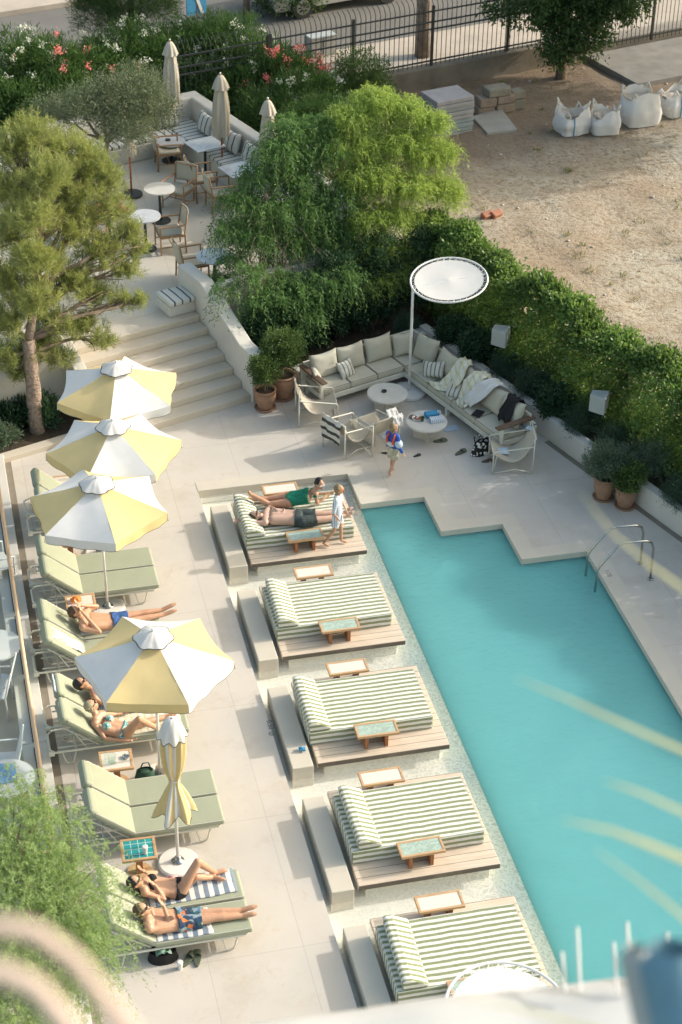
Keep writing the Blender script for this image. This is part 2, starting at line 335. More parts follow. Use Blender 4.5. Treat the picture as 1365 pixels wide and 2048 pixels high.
# ================================================================ setting
def struct(mb,name,mt,**k): return mb.build(name,mt,kind='structure',**k)
M['lot']=None
def lotmat():
    m,nt,p=nodes('lot_earth'); co=N(nt,'TexCoord').outputs['Object']
    a=noise_(nt,co,.22,5,.6); b=noise_(nt,co,1.6,7,.7); c=noise_(nt,co,9,5,.7); d=noise_(nt,co,45,3)
    col=mixc(nt,ramp(nt,b,[(.35,0.),(.62,1.)]),(.34,.30,.23),(.47,.44,.36))
    col=mixc(nt,math_(nt,'MULTIPLY',ramp(nt,a,[(.45,0.),(.65,1.)]),.6),col,(.34,.23,.14))
    cr=ramp(nt,c,[(.40,0.),(.50,1.)]); col=mixc(nt,cr,(.26,.20,.13),col)
    col=mixc(nt,math_(nt,'MULTIPLY',ramp(nt,d,[(.6,0.),(.72,1.)]),.4),col,(.20,.15,.09))
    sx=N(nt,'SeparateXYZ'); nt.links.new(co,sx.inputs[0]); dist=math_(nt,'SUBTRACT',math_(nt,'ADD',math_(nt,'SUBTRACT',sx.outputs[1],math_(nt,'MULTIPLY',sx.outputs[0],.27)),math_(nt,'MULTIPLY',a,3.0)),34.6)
    col=mixc(nt,math_(nt,'MULTIPLY',ramp(nt,math_(nt,'MULTIPLY',dist,.5),[(0.,0.),(1.,1.)]),.85),col,mixc(nt,b,(.10,.07,.045),(.26,.19,.13)))  # dark soil towards the fence, with the trees' shade painted into it
    nt.links.new(col,p.inputs['Base Color']); p.inputs['Roughness'].default_value=.95; bump(nt,p,math_(nt,'ADD',math_(nt,'MULTIPLY',c,2),b),.6,.05); return m
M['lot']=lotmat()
M['asphalt']=mat('asphalt',(.17,.165,.155),.9,.12,1.2,bumps=.3,fine=120)
M['walk']=mat('sidewalk',(.50,.44,.37),.85,.12,1.5,bumps=.2)
M['concrete']=mat('concrete',(.36,.35,.31),.85,.15,1.4,bumps=.2)
M['oldwall']=mat('old_wall',(.22,.19,.15),.9,.25,1.6,c2=(.10,.09,.07),bumps=.5,bdist=.01)
g=MB(); g.quad((-150,-60,-1.9),(150,-60,-1.9),(150,260,-1.9),(-150,260,-1.9)); struct(g,'ground',M['concrete'])
XD,XS=4.03,6.75
LV=L(0,0)
deck=MB()
for x0,x1,y0,y1 in [(.78,XD,8,30.2),(XD,XS,27.05,30.2),(XS,7.9,26.05,30.2),(7.9,9.0,24.95,30.2),(9.0,10.15,23.87,30.2)]:
    deck.box(x0,x1,y0,y1,-.16,0)
deck.prism([(10.15,8),(17.5,8),(10.15,28.8)],-.16,0); deck.box(9.0,10.15,24.95,25.0,-.16,0) if 0 else None
deck.box(.78,10.0,30.2,33.5,-.16,0)
struct(deck,'pool_deck',M['deck'],weld=False)
cop=MB()
cw=.28
pts=[(XD,27.05),(XS,27.05),(XS,26.05),(7.9,26.05),(7.9,24.95),(9.0,24.95),(9.0,23.87),(10.15,23.87),(10.15,8)]
for i in range(len(pts)-1):
    a,b=pts[i],pts[i+1]
    if a[1]==b[1]: cop.box(a[0]-(0 if i==0 else .0),b[0]-.0,a[1]-.006,a[1]+cw,-.10,.006)
    else: cop.box(a[0]-.006,a[0]+cw,b[1]+.002,a[1]+cw-.003,-.10,.0045)
struct(cop,'pool_coping',M['coping'])
# basin
M['poolpaint']=mat('pool_paint',(.38,.74,.69),.5,.05,.8,bumps=0)
M['shelfpaint']=mat('shelf_render',(.88,.86,.78),.6,.06,1.5,bumps=.05)
b=MB()
b.quad((XD,8,-.27),(XS+.05,8,-.27),(XS+.05,27.05,-.27),(XD,27.05,-.27))
b.box(XD-.1,XD-.002,8,27.1,-.3,-.165); b.box(XD-.1,XS,27.052,27.15,-.3,-.165)
b.box(XS,XS+.1,26.08,27.15,-.3,-.102)
struct(b,'shallow_shelf',M['shelfpaint'])
b=MB(); zf=-1.55
b.quad((XS,8,zf),(10.2,8,zf),(10.2,27.05,zf),(XS,27.05,zf))
b.quad((XS+.05,8,zf),(XS+.05,27,zf),(XS+.05,27,-.275),(XS+.05,8,-.275))
for i in range(2,len(pts)-1):
    a,c=pts[i],pts[i+1]; b.quad((a[0],a[1],zf),(c[0],c[1],zf),(c[0],c[1],-.102),(a[0],a[1],-.102))
struct(b,'pool_basin',M['poolpaint'])
def watermat(name,tint,body,bodycol,caust=0,rs=1.0):
    m=D.materials.new(name); m.use_nodes=True; nt=m.node_tree; nt.nodes.remove(nt.nodes['Principled BSDF']); out=nt.nodes['Material Output']
    tc=N(nt,'TexCoord'); co=tc.outputs['Object']
    mp=N(nt,'Mapping'); mp.inputs['Scale'].default_value=(1,1.6,1); nt.links.new(co,mp.inputs[0])
    n=noise_(nt,mp.outputs[0],5.5*rs,4,.55); n2=noise_(nt,co,1.1,3)
    bp=N(nt,'Bump'); bp.inputs['Strength'].default_value=.8; bp.inputs['Distance'].default_value=.05; nt.links.new(n,bp.inputs['Height'])
    t=N(nt,'BsdfTransparent')
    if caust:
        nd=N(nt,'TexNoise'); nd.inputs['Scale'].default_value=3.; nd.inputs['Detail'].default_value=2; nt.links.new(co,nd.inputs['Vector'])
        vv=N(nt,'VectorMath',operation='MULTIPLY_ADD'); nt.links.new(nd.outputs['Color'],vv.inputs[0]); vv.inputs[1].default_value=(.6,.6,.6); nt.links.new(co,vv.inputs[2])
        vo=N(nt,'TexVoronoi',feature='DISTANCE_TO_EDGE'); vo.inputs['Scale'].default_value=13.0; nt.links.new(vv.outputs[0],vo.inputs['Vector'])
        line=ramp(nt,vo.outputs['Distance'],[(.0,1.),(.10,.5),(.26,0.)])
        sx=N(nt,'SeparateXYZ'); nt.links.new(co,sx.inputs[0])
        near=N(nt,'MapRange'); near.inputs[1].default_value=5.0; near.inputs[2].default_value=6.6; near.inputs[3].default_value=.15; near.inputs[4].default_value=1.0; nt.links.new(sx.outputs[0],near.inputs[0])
        base=mixc(nt,near.outputs[0],tuple(x*.93 for x in tint),tuple(x*.74 for x in tint)); nt.links.new(mixc(nt,line,base,(1.,1.,1.)),t.inputs[0])  # caustic light painted into the water's tint, stronger near the shelf edge
    else: t.inputs[0].default_value=(*tint,1)
    bc=mixc(nt,ramp(nt,n2,[(.3,0.),(.7,1.)]),tuple(x*.95 for x in bodycol),bodycol)
    if caust: d=N(nt,'BsdfDiffuse'); nt.links.new(bc,d.inputs[0])
    else:
        d=N(nt,'SubsurfaceScattering',falloff='BURLEY'); nt.links.new(bc,d.inputs[0]); d.inputs['Scale'].default_value=1.0; d.inputs['Radius'].default_value=(1.4,1.4,1.4)
    gl=N(nt,'BsdfGlossy'); gl.inputs['Roughness'].default_value=.04; nt.links.new(bp.outputs[0],gl.inputs['Normal'])
    fr=N(nt,'Fresnel'); fr.inputs[0].default_value=1.33; nt.links.new(bp.outputs[0],fr.inputs['Normal'])
    m1=N(nt,'MixShader'); m1.inputs[0].default_value=body; nt.links.new(t.outputs[0],m1.inputs[1]); nt.links.new(d.outputs[0],m1.inputs[2])
    gb=N(nt,'NewGeometry'); fk=math_(nt,'MULTIPLY',fr.outputs[0],math_(nt,'SUBTRACT',1,gb.outputs['Backfacing']))
    m2=N(nt,'MixShader'); nt.links.new(fk,m2.inputs[0]); nt.links.new(m1.outputs[0],m2.inputs[1]); nt.links.new(gl.outputs[0],m2.inputs[2])
    nt.links.new(m2.outputs[0],out.inputs[0]); return m
M['water']=watermat('pool_water',(.52,.90,.89),.72,(.17,.49,.505))
M['shwater']=watermat('shelf_water',(.97,1.,.98),.16,(.80,.82,.75),1,1.6)
b=MB(); b.quad((XS,8,-.105),(10.15,8,-.105),(10.15,23.87,-.105),(XS,23.87,-.105)); b.quad((XS,23.87,-.105),(9,23.87,-.105),(9,24.95,-.105),(XS,24.95,-.105)); b.quad((XS,24.95,-.105),(7.9,24.95,-.105),(7.9,26.05,-.105),(XS,26.05,-.105))
struct(b,'pool_water',M['water'])
b=MB(); b.quad((XD,8,-.105),(XS,8,-.105),(XS,27.05,-.105),(XD,27.05,-.105)); struct(b,'shelf_water',M['shwater'])
# left parapet, gutter, lower terrace
b=MB(); b.quad((-14,4,-.15),(.4,4,-.15),(.4,34,-.15),(-14,34,-.15)); struct(b,'lower_terrace_floor',mat('lower_floor',(.56,.49,.38),.85,.1,1.5))
b=MB()
for i in range(13): b.box(.40,.78,8+i*1.6+.003,8+(i+1)*1.6-.003,-1.8,.12)
b.build('parapet_wall',M['render'],label='low white parapet wall under the glass balustrade left of the loungers',cat='wall',bevel=.01)
b=MB(); b.box(.785,.90,8,28.8,-.1,.004); struct(b,'drain_channel',M['gutter'])
t=thing('glass_balustrade','clear glass balustrade with round wooden handrail beside the sun loungers','balustrade',(.58,17.6,.12))
y=0.0; i=0
while y<10.6:
    MB().box(-.006,.006,y+.02,min(y+1.55,10.7),.0,.86).build('glass_panel',M['glass'],t)
    MB().box(-.02,.014,y+.02,min(y+1.45,10.7),.0,.05).build('channel',M['dark'],t); y+=1.6
MB().tube([(0,0,.9),(0,5,.9),(0,10.8,.9)],.032,10).build('handrail',M['railwood'],t,smooth=True)
MB().tube([(0,0,.9),(-.32,0,.9)],.03,10).build('handrail_return',M['railwood'],t,smooth=True)
# stairs (local frame)
b=MB(LM)
for i in range(7): b.box(-6.8,-3.99,3.6+.32*i,6.2 if i==6 else 5.9,-.05 if i==0 else .14*i-.0,.14*(i+1))
struct(b,'stairs',M['travertine'],bevel=.012)
def sidewall(x0,x1,prof,lab,name='stair_wall'):
    b=MB(LM); n=len(prof); vs=[(x0,y,z) for y,z in prof]+[(x1,y,z) for y,z in prof]
    b.add(vs,[tuple(range(n)),tuple(reversed(range(n,2*n)))]+[(i,i+n,(i+1)%n+n,(i+1)%n) for i in range(n)])
    b.build(name,M['render'],label=lab,cat='wall',bevel=.02)
sidewall(-3.985,-3.70,[(3.52,-.1),(6.4,-.1),(6.4,1.68),(5.5,1.68),(4.0,1.02),(3.52,1.0)],'white sloping side wall right of the stone steps')
sidewall(-7.05,-6.805,[(3.52,-.1),(6.4,-.1),(6.4,1.5),(5.7,1.5),(4.0,.6),(3.52,.5)],'white sloping side wall left of the stone steps behind the pine')
b=MB(LM); b.box(-3.70,.44,5.2,5.4,-.1,1.66); b.build('retaining_wall',M['render'],label='white retaining wall below the dining terrace behind the dark shrubs',cat='wall',bevel=.015)
b=MB(LM); b.box(-15,-7.05,5.2,5.45,-.5,1.5); b.build('retaining_wall',M['render'],label='white retaining wall behind the pine trunk left of the steps',cat='wall',bevel=.015)
b=MB(LM); b.box(-15,-3.70,6.05,14.1,.5,.985); b.box(-3.70,.44,5.4,14.1,.5,.98); b.box(-15,-7.05,5.45,6.05,.5,.98); struct(b,'dining_terrace',M['terr'])
# planting beds
b=MB(LM); b.box(-3.69,1.25,3.5,5.19,.0,.12); b.box(.18,1.25,-19,3.5,.0,.36); b.box(-12,-7.05,4.2,5.19,-.1,.03); struct(b,'planting_bed',M['soil'])
b=MB(LM); b.box(0,.18,-19,3.75,-.1,.45); b.build('planter_wall',M['render'],label='low white planter wall along the hedge on the right of the deck',cat='wall',bevel=.012)
b=MB(LM); b.box(-3.0,0,3.45,3.75,-.1,.40); b.build('planter_wall',M['render'],label='low stone planter wall behind the corner sofa',cat='wall',bevel=.012)
b=MB(LM); b.box(-.11,-.004,-19,-.5,-.05,.005); struct(b,'gutter_strip',M['gutter'])
b=MB(LM); b.box(-12,-7.05,4.0,4.2,-.1,.10); b.build('kerb_stone',M['travertine'],label='low stone kerb edging the planting bed left of the steps',cat='kerb',bevel=.01)
# earth lot
ly=13.9
b=MB(); A=L(1.9,-34);B_=L(70,-34);C_=L(1.2,5.2);D_=L(.44,5.4);E_=L(.44,14.1)
def lotz(x,y): return .86+.10*noise.noise(Vector((x*.5,y*.5,0)))+.04*noise.noise(Vector((x*2.1,y*2.1,5)))
fx0,fy0,fx1,fy1=8.3,41.5,18.6,44.4
fdx,fdy=(fx1-fx0),(fy1-fy0); fl=math.hypot(fdx,fdy); fdx/=fl; fdy/=fl
def FN(s,o=0,z=0): return Vector((fx0+fdx*s-fdy*o,fy0+fdy*s+fdx*o,z))
nx,ny=150,110
vs=[];fs=[]
for j in range(ny+1):
    for i in range(nx+1):
        u_=i/nx; v_=j/ny
        p=L(1.22+34*u_**1.15*1.0,-26+42.5*v_)
        # clip against fence line
        s=(p.x-fx0)*fdx+(p.y-fy0)*fdy; o=-(p.x-fx0)*fdy+(p.y-fy0)*fdx
        if o>0: p=FN(s,0.02)
        vs.append((p.x,p.y,lotz(p.x,p.y)-(.12 if i==0 else 0)))
for j in range(ny):
    for i in range(nx): a=j*(nx+1)+i; fs.append((a,a+1,a+nx+2,a+nx+1))
lb=MB(); lb.add(vs,fs)
lb.prism([tuple(C_[:2]),tuple(L(1.6,5.4)[:2]),tuple(L(1.6,14.8)[:2]),tuple(L(.44,14.8)[:2]),tuple(D_[:2])],.3,.80)
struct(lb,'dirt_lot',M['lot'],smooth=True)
b=MB(); b.prism([tuple(FN(-40,.25)[:2]),tuple(FN(60,.25)[:2]),tuple(FN(60,2.9)[:2]),tuple(FN(-40,2.9)[:2])],.4,1.08); struct(b,'sidewalk',M['walk'])
b=MB(); b.prism([tuple(FN(-60,2.9)[:2]),tuple(FN(80,2.9)[:2]),tuple(FN(80,8.4)[:2]),tuple(FN(-60,10.2)[:2])],.4,.96); struct(b,'road',M['asphalt'])
b=MB(); b.prism([tuple(FN(-60,10.2)[:2]),tuple(FN(80,8.4)[:2]),tuple(FN(80,40)[:2]),tuple(FN(-60,40)[:2])],.4,1.09); struct(b,'far_sidewalk',M['walk'])
b=MB(LM); b.box(-15,.44,14.1,17.6,.3,.9); b.box(-15,-.0,14.1,14.11,.3,.9) if 0 else None; struct(b,'planting_bed',M['soil'])
# low wall + fence
b=MB(); 
b.prism([tuple(FN(0,-.1)[:2]),tuple(FN(fl-1.6,-.1)[:2]),tuple(FN(fl-1.6,.24)[:2]),tuple(FN(0,.24)[:2])],.5,1.42); b.build('low_wall',M['oldwall'],label='weathered rendered wall carrying the black iron fence',cat='wall',bevel=.02)
b=MB(); b.prism([tuple(FN(-2.6,-.1)[:2]),tuple(FN(-.01,-.1)[:2]),tuple(FN(-.01,.24)[:2]),tuple(FN(-2.6,.24)[:2])],.5,1.40); b.build('low_wall',M['oldwall'],label='weathered wall continuing behind the oleander bushes',cat='wall',bevel=.02)
def fence(s0,s1,lab,zb,h,lean=True,name='iron_fence'):
    o=FN(s0,.07); t=thing(name,lab,'fence' if name=='iron_fence' else 'gate',(o.x,o.y,zb),math.atan2(fdy,fdx)); Ln=s1-s0
    k=MB()
    for z in (.12,h*.62,h*.74,h-.12): k.box(0,Ln,-.015,.015,z-.018,z+.018)
    k.build('rail',M['dark'],t)
    n=int(Ln/.135); bars=MB()
    for i in range(n+1):
        x=Ln*i/n; p=[(x,0,0),(x,0,h)]
        if lean: p+=[(x,.07,h+.13),(x,.20,h+.20)]
        bars.tube(p,.011,4)
    bo=bars.build('bars',M['dark'],t)
    x=0
    while x<=Ln: MB().box(x-.03,x+.03,-.03,.03,0,h+.02).build('post',M['dark'],t); x+=Ln/max(1,round(Ln/2.3))-1e-6
fence(-2.5,-.06,'black iron fence with curved spear tops behind the pink oleanders',1.40,1.5)
fence(0,fl-1.7,'black iron fence on the weathered wall behind the fenced tree',1.42,1.5)
fence(fl-1.5,fl+5,'black iron gate with bottom panel at the top right corner',.98,1.75,False,'iron_gate')
b=MB(); b.prism([tuple(FN(fl-1.6,-2.4)[:2]),tuple(FN(fl+8,-2.6)[:2]),tuple(FN(fl+8,-.12)[:2]),tuple(FN(fl-1.6,-.12)[:2])],.7,.985); struct(b,'concrete_pad',mat('pad_concrete',(.25,.24,.22),.9,.2,2))
# ================================================================ pool furniture
# ---- daybeds
SP=2.505
BY=[24.59,22.07,19.55,17.06,14.57]
def make_daybed():
    t=thing('daybed','daybed','daybed',(0,0,0))
    MB().box(0,1.975,0,1.9,-.02,.06).build('platform',M['greywood'],t,bevel=.008)
    MB().box(.12,1.86,.10,1.8,-.27,-.021).build('plinth',M['shelfpaint'],t)
    bm=MB().box(0,1.87,0,1.17,0,.225).build('mattress',M['daystripe'],t,bevel=.028,seg=3); bm.location=(-.02,.41,.062)
    e=MB()
    def lp(z): return [(.0+.012,.012,z),(1.858,.012,z),(1.858,1.158,z),(.012,1.158,z)]
    e.tube(lp(.218),.008,5,True); e.tube(lp(.012),.008,5,True); e.build('piping',M['white'],bm)
    # wedge bolster
    w=MB(); n=12
    pr=[(0,0),(.30,0),(.335,.03),(.30,.07),(.10,.17),(.02,.175),(-.02,.15)]
    vs=[(x,y,z) for y in (0,1.13) for x,z in pr]; k=len(pr)
    w.add(vs,[tuple(range(k)),tuple(reversed(range(k,2*k)))]+[(i,i+k,(i+1)%k+k,(i+1)%k) for i in range(k)])
    wo=w.build('bolster',M['daystripe'],t,bevel=.02,seg=2); wo.location=(.02,.43,.288)
    return t
names=['green striped daybed topmost in the row with two sunbathers and a child','empty green striped daybed second from the top of the row','green striped daybed in the middle of the row of five','green striped daybed fourth from the top between two empty ones','green striped daybed nearest the camera partly under the round parasol']
db=make_daybed()
for i,y in enumerate(BY):
    o=db if i==0 else dup(db); o.location=(4.525,y,0); o['label']=names[i]; o['group']='striped daybeds in the shallow water'
    for c in o.children:
        if c.name.startswith('bolster'): c.location.x+=[-.02,.03,-.03,.10,.06][i]; c.rotation_euler=(0,0,R([.5,-1,.3,.8,-1.5][i]))
        if c.name.startswith('mattress'): c.rotation_euler=(0,0,R([0,.4,-.3,.2,-.4][i])); c.location.x+=[0,.01,-.02,.02,0][i]
# water jets on the platforms' corner: wet patches left out
blab=['stone block in the water left of the topmost daybed','stone block left of the second daybed','stone block with a small blue object on its near end','stone block left of the fourth daybed','stone block left of the daybed nearest the camera']
for i,y in enumerate(BY):
    b=MB().box(0,.31,0,1.86,-.27,.10); o=b.build('stone_block',M['coping'],bevel=.01,label=blab[i],cat='stone bench',group='stone blocks beside the daybeds'); o.location=(4.135,y-.07,0)
def low_table(tile):
    t=thing('low_table','x','table'); fr=MB(); W,D_,z=.62,.30,.275
    for a in [(0,W,0,.035),(0,W,D_-.035,D_),(0,.035,.035,D_-.035),(W-.035,W,.035,D_-.035)]: fr.box(a[0],a[1],a[2],a[3],z-.04,z)
    fr.build('frame',M['teak'],t,bevel=.004)
    MB().box(.035,W-.035,.035,D_-.035,z-.03,z-.006).build('tile_top',M[tile],t)
    for x in (.12,.42): MB().box(x,x+.05,.04,.26,0,z-.041).build('leg',M['teakd'],t,bevel=.003)
    return t
lt1=low_table('palegreentile'); lt2=low_table('whitetile')
ordn=['topmost','second','middle','fourth','nearest']
for i,y in enumerate(BY):
    o=lt1 if i==0 else dup(lt1); o.location=(5.18-.06*i*0-.04*(i>1),y+.13,.06); o.rotation_euler=(0,0,R([1,0,-1,1,2][i]))
    o['label']='low wooden table with pale green tiles on the near side of the %s daybed'%ordn[i]; o['group']='green tiled tables on the daybed platforms'
    o=lt2 if i==0 else dup(lt2); o.location=(5.06+[0,.03,.0,-.1,.05][i],y+1.605,.06)
    o['label']='low wooden table with white tiles behind the %s daybed'%ordn[i]; o['group']='white tiled tables behind the daybeds'
b=MB(); p0=G(604,1500,.12); b.M=Matrix.Translation(p0); b.box(-.04,.0,-.03,.05,0,.03); b.box(.005,.05,-.04,.03,0,.035); b.sph((0,.0,.04),.022); b.build('sunglasses_case',M['bluep'],label='small blue object lying on the stone block by the middle daybed',cat='small item',bevel=.006)
# ---- loungers
def make_lounger():
    t=thing('sun_lounger','x','sun lounger')
    # x: 0 at hinge, seat to +1.3, back to -.6 ; y 0..0.54
    s=MB().box(.03,1.30,0,.53,0,.095).build('seat_cushion',M['cushion'],t,bevel=.035,seg=3); s.location=(0,0,.27)
    e=MB(); e.tube([(.05,.012,.085),(1.28,.012,.085),(1.28,.518,.085),(.05,.518,.085)],.006,5,True); e.build('piping',M['cream'],s)
    bk=MB().box(-.72,-.01,0,.53,0,.095).build('back_cushion',M['cushion'],t,bevel=.035,seg=3); bk.location=(.03,0,.28); bk.rotation_euler=(0,R(42),0)
    e=MB(); e.tube([(-.70,.012,.09),(-.03,.012,.09),(-.03,.518,.09),(-.70,.518,.09)],.006,5,True); e.build('piping',M['cream'],bk)
    hp=MB().box(-.80,-.64,.01,.52,-.035,.11).build('headrest',M['cushion'],t,bevel=.05,seg=3); hp.location=(.03,0,.28); hp.rotation_euler=(0,R(42),0)
    f=MB(); z=.245
    r=.07
    def rr(x0,x1,y0,y1,zz): return [(x0+r,y0,zz),(x1-r,y0,zz),(x1,y0+r,zz),(x1,y1-r,zz),(x1-r,y1,zz),(x0+r,y1,zz),(x0,y1-r,zz),(x0,y0+r,zz)]
    f.tube(rr(-.72,1.28,.02,.51,z),.017,7,True)
    f.tube([(-.6,.14,z-.02),(-.05,.14,z-.02)],.012,6); f.tube([(-.6,.40,z-.02),(-.05,.40,z-.02)],.012,6)
    f.tube([(-.35,.02,z),(-.35,.51,z)],.012,6)
    for y_ in (.05,.48): f.tube([(-.02,y_,.27),(-.5,y_,.66)],.013,6); f.tube([(-.36,y_,.55),(-.2,y_,.25)],.009,6)
    f.box(-.74,-.66,-.0,.05,.20,.25)
    f.build('frame',M['cream'],t,smooth=False)
    for x in (-.45,1.0):
        for y_ in (.02,.51):
            g=MB(); g.tube([(x-.10,y_,.245),(x-.06,y_,.06),(x-.03,y_,.018),(x+.03,y_,.018),(x+.06,y_,.06),(x+.10,y_,.245)],.012,6); g.build('leg',M['cream'],t,smooth=True)
    return t
lg=make_lounger(); first=True
pairs=[(1.66,16.36,'f'),(1.66,18.38,'e'),(1.50,20.36,'d'),(1.46,22.22,'c'),(1.60,23.95,'b'),(1.72,25.98,'a')]
who={'f':('nearest pair of sage loungers at the bottom left','a sunbathing man lying on it in patterned trunks','a sunbathing woman in a black bikini on it'),
'e':('empty pair of sage loungers beside the folded umbrella','near half','far half'),
'd':('pair of sage loungers under the lowest open umbrella','a woman in a turquoise bikini on it','a half hidden person on it'),
'c':('pair of sage loungers right above the lowest open umbrella','only a white towel on it','a man in blue shorts on it'),
'b':('empty pair of sage loungers below the third umbrella','near half','far half'),
'a':('pair of sage loungers beneath the upper umbrellas','near half','far half')}
for x,y,k in pairs:
    for j in (0,1):
        o=lg if first else dup(lg); first=False
        o.location=(x,y+.565*j,0); w_=who[k]
        o['label']=('sage cushioned lounger with %s'%w_[1+j][2:] if w_[1+j].startswith('a ') else 'sage cushioned lounger, %s of the %s'%(w_[1+j],w_[0]))
        o['group']='sage cushioned sun loungers'
fix={'f0':'sage lounger with the man in patterned trunks lying on it','f1':'sage lounger with the woman in the black bikini lying on it','e0':'empty sage lounger just above the teal tiled table, near one of two','e1':'empty sage lounger behind the folded umbrella, far one of two','d0':'sage lounger with the woman in the turquoise bikini','d1':'sage lounger mostly hidden under the lowest open umbrella','c0':'sage lounger with only a draped white towel on its back','c1':'sage lounger with the man in blue shorts lying on it','b0':'empty sage lounger below the third umbrella, near one of two','b1':'empty sage lounger below the third umbrella, far one of two','a0':'sage lounger hidden under the second umbrella','a1':'topmost sage lounger with only its raised back showing by the umbrellas'}
los=[o for o in COL.objects if o.name.startswith('sun_lounger')]
for (x,y,k),j,o in [(p,j,los[i*2+j]) for i,p in enumerate(pairs) for j in (0,1)]: o['label']=fix[k+str(j)]
# ---- side tables
def side_table(tile,lab,x,y,rz=0):
    t=thing('side_table',lab,'table',(x,y,0),R(rz),group='square wooden side tables between the loungers'); z=.45; s=.235
    fr=MB()
    for a in [(-s,s,-s*.9,-s*.9+.04),(-s,s,s*.9-.04,s*.9),(-s,-s+.04,-s*.9+.04,s*.9-.04),(s-.04,s,-s*.9+.04,s*.9-.04)]: fr.box(*a,z-.04,z)
    fr.build('frame',M['teak'],t,bevel=.005)
    MB().box(-s+.04,s-.04,-s*.9+.04,s*.9-.04,z-.03,z-.006).build('tile_top',M[tile],t)
    MB().box(-.045,.045,-.045,.045,.03,z-.041).build('leg',M['teakd'],t,bevel=.004)
    MB().lathe([(.001,.0),(.17,.0),(.175,.012),(.17,.028),(.001,.03)],n=28).build('base',M['teak'],t,smooth=False)
side_table('tealtile','square wooden side table with bright teal tiles and a white cup on it',1.72,18.0,-2)
side_table('whitetile','square wooden side table with a water jug and ashtray on it',1.66,19.82,-2)
side_table('whitetile','square wooden side table with an orange cloth beside the man in blue shorts',1.60,23.62,0)
side_table('whitetile','square wooden side table hidden below the third umbrella',1.62,25.42,0)
side_table('whitetile','square wooden side table peeking out below the topmost umbrella',1.78,27.15,0)
# ---- umbrellas
def hexr(a0): return [a0+PI/3*i for i in range(6)]
def umbrella(c,a0,lab,yfirst,zt=2.62,zr=2.20,r=1.09,base=(0,0),val=.15):
    t=thing('umbrella',lab,'umbrella',(c[0]+base[0],c[1]+base[1],0),group='yellow and white umbrellas over the loungers')
    bx,by=-base[0],-base[1]
    P=[(bx+r*math.cos(a),by+r*math.sin(a)) for a in hexr(a0)]; A=(bx,by)
    for i in range(6):
        p,q=P[i],P[(i+1)%6]; m_=M['yellow'] if (i%2==0)==yfirst else M['whitec']
        def fn(u,v):  # u along edge, v radial
            x=A[0]+(p[0]+(q[0]-p[0])*u-A[0])*v; y=A[1]+(p[1]+(q[1]-p[1])*u-A[1])*v
            sg=.045*math.sin(PI*u)*v*v; k=1-.05*math.sin(PI*u)*v
            x=A[0]+(x-A[0])*k; y=A[1]+(y-A[1])*k
            z=zt+(zr-zt)*(v**.93)-sg+.012*noise.noise(Vector((x*3,y*3,i)))+.004*noise.noise(Vector((x*11,y*11,i)))
            return (x,y,z)
        pn=MB().grid(fn,10,12); o=pn.build('canopy_panel',m_,t,smooth=True)
        def fv(u,v):
            x,y,z=fn(u,1); off=.012*math.sin(u*PI*5+i)*v
            d=math.hypot(x-A[0],y-A[1]); x+=(x-A[0])/d*off; y+=(y-A[1])/d*off
            rt=.012*(1-min(1,min(u,1-u)*14))
            return (x,y,z-v*(val-rt))
        va=MB().grid(fv,20,3); vo=va.build('valance',m_,o,smooth=True)
        e=MB(); e.tube([fv(k/20,1.0) for k in range(21)],.0045,4); e.build('trim',M['trim'],o)
    # cap
    cr=.27
    def wav(a): return 1-.13*abs(math.sin(3*(a-a0)))**2+.04
    def fc(u,v):
        a=2*PI*u; q=cr*v*(wav(a) if v>.5 else 1); 
        z=zt+.07-(.12*v**1.5)*1.0+.006*math.sin(a*12)*v
        if v>0.01: z=max(z, zt+(zr-zt)*((q/r)**.93)*1.0+.018)
        return (A[0]+q*math.cos(a),A[1]+q*math.sin(a),z)
    cp=MB().grid(fc,48,6).build('vent_cap',M['white'],t,smooth=True)
    e=MB(); e.tube([Vector(fc(k/48,1.0))+Vector((0,0,-.002)) for k in range(48)],.009,4,True); e.build('cap_trim',M['trim'],cp)
    pl=MB(); pl.tube([(0,0,.05),(bx*.98,by*.98,zt+.04)],.021,10); pl.sph((bx,by,zt+.09),.022,n=10); pl.build('pole',M['whitem'],t,smooth=True)
    rb=MB()
    for p in P: rb.tube([(A[0],A[1],zt-.03),(A[0]+(p[0]-A[0])*.97,A[1]+(p[1]-A[1])*.97,zr-.02)],.009,5)
    rb.build('ribs',M['whitem'],t)
    base_part(t); return t
def base_part(t):
    b=MB().lathe([(.01,0),(.27,0),(.28,.012),(.275,.04),(.255,.052),(.01,.055)],n=36).build('base',M['paint'],t,smooth=False)
    MB().lathe([(.085,.055),(.09,.062),(.08,.072),(.045,.08),(.04,.13),(.026,.14)],n=20).build('pole_socket',M['steel'],b,smooth=True)
def ang(c,u,v,z=2.2):
    p=G(u,v,z); return math.atan2(p.y-c[1],p.x-c[0])
c4=(2.27,19.76); umbrella(c4,R(226),'open yellow and white umbrella lowest in the row, yellow panel facing the camera',True,base=(.0,.05))
c3=(1.99,23.68); umbrella(c3,ang(c3,91.6,1070),'open yellow and white umbrella third from the top, white panel facing the camera',False,base=(.06,.28))
c2=(2.44,25.30); umbrella(c2,ang(c2,177.7,957),'open yellow and white umbrella second from the top, tucked under the first',False,base=(-.3,.2))
c1=(2.74,27.15); umbrella(c1,ang(c1,221.7,836),'topmost open yellow and white umbrella in front of the steps',False,base=(-.2,.2))
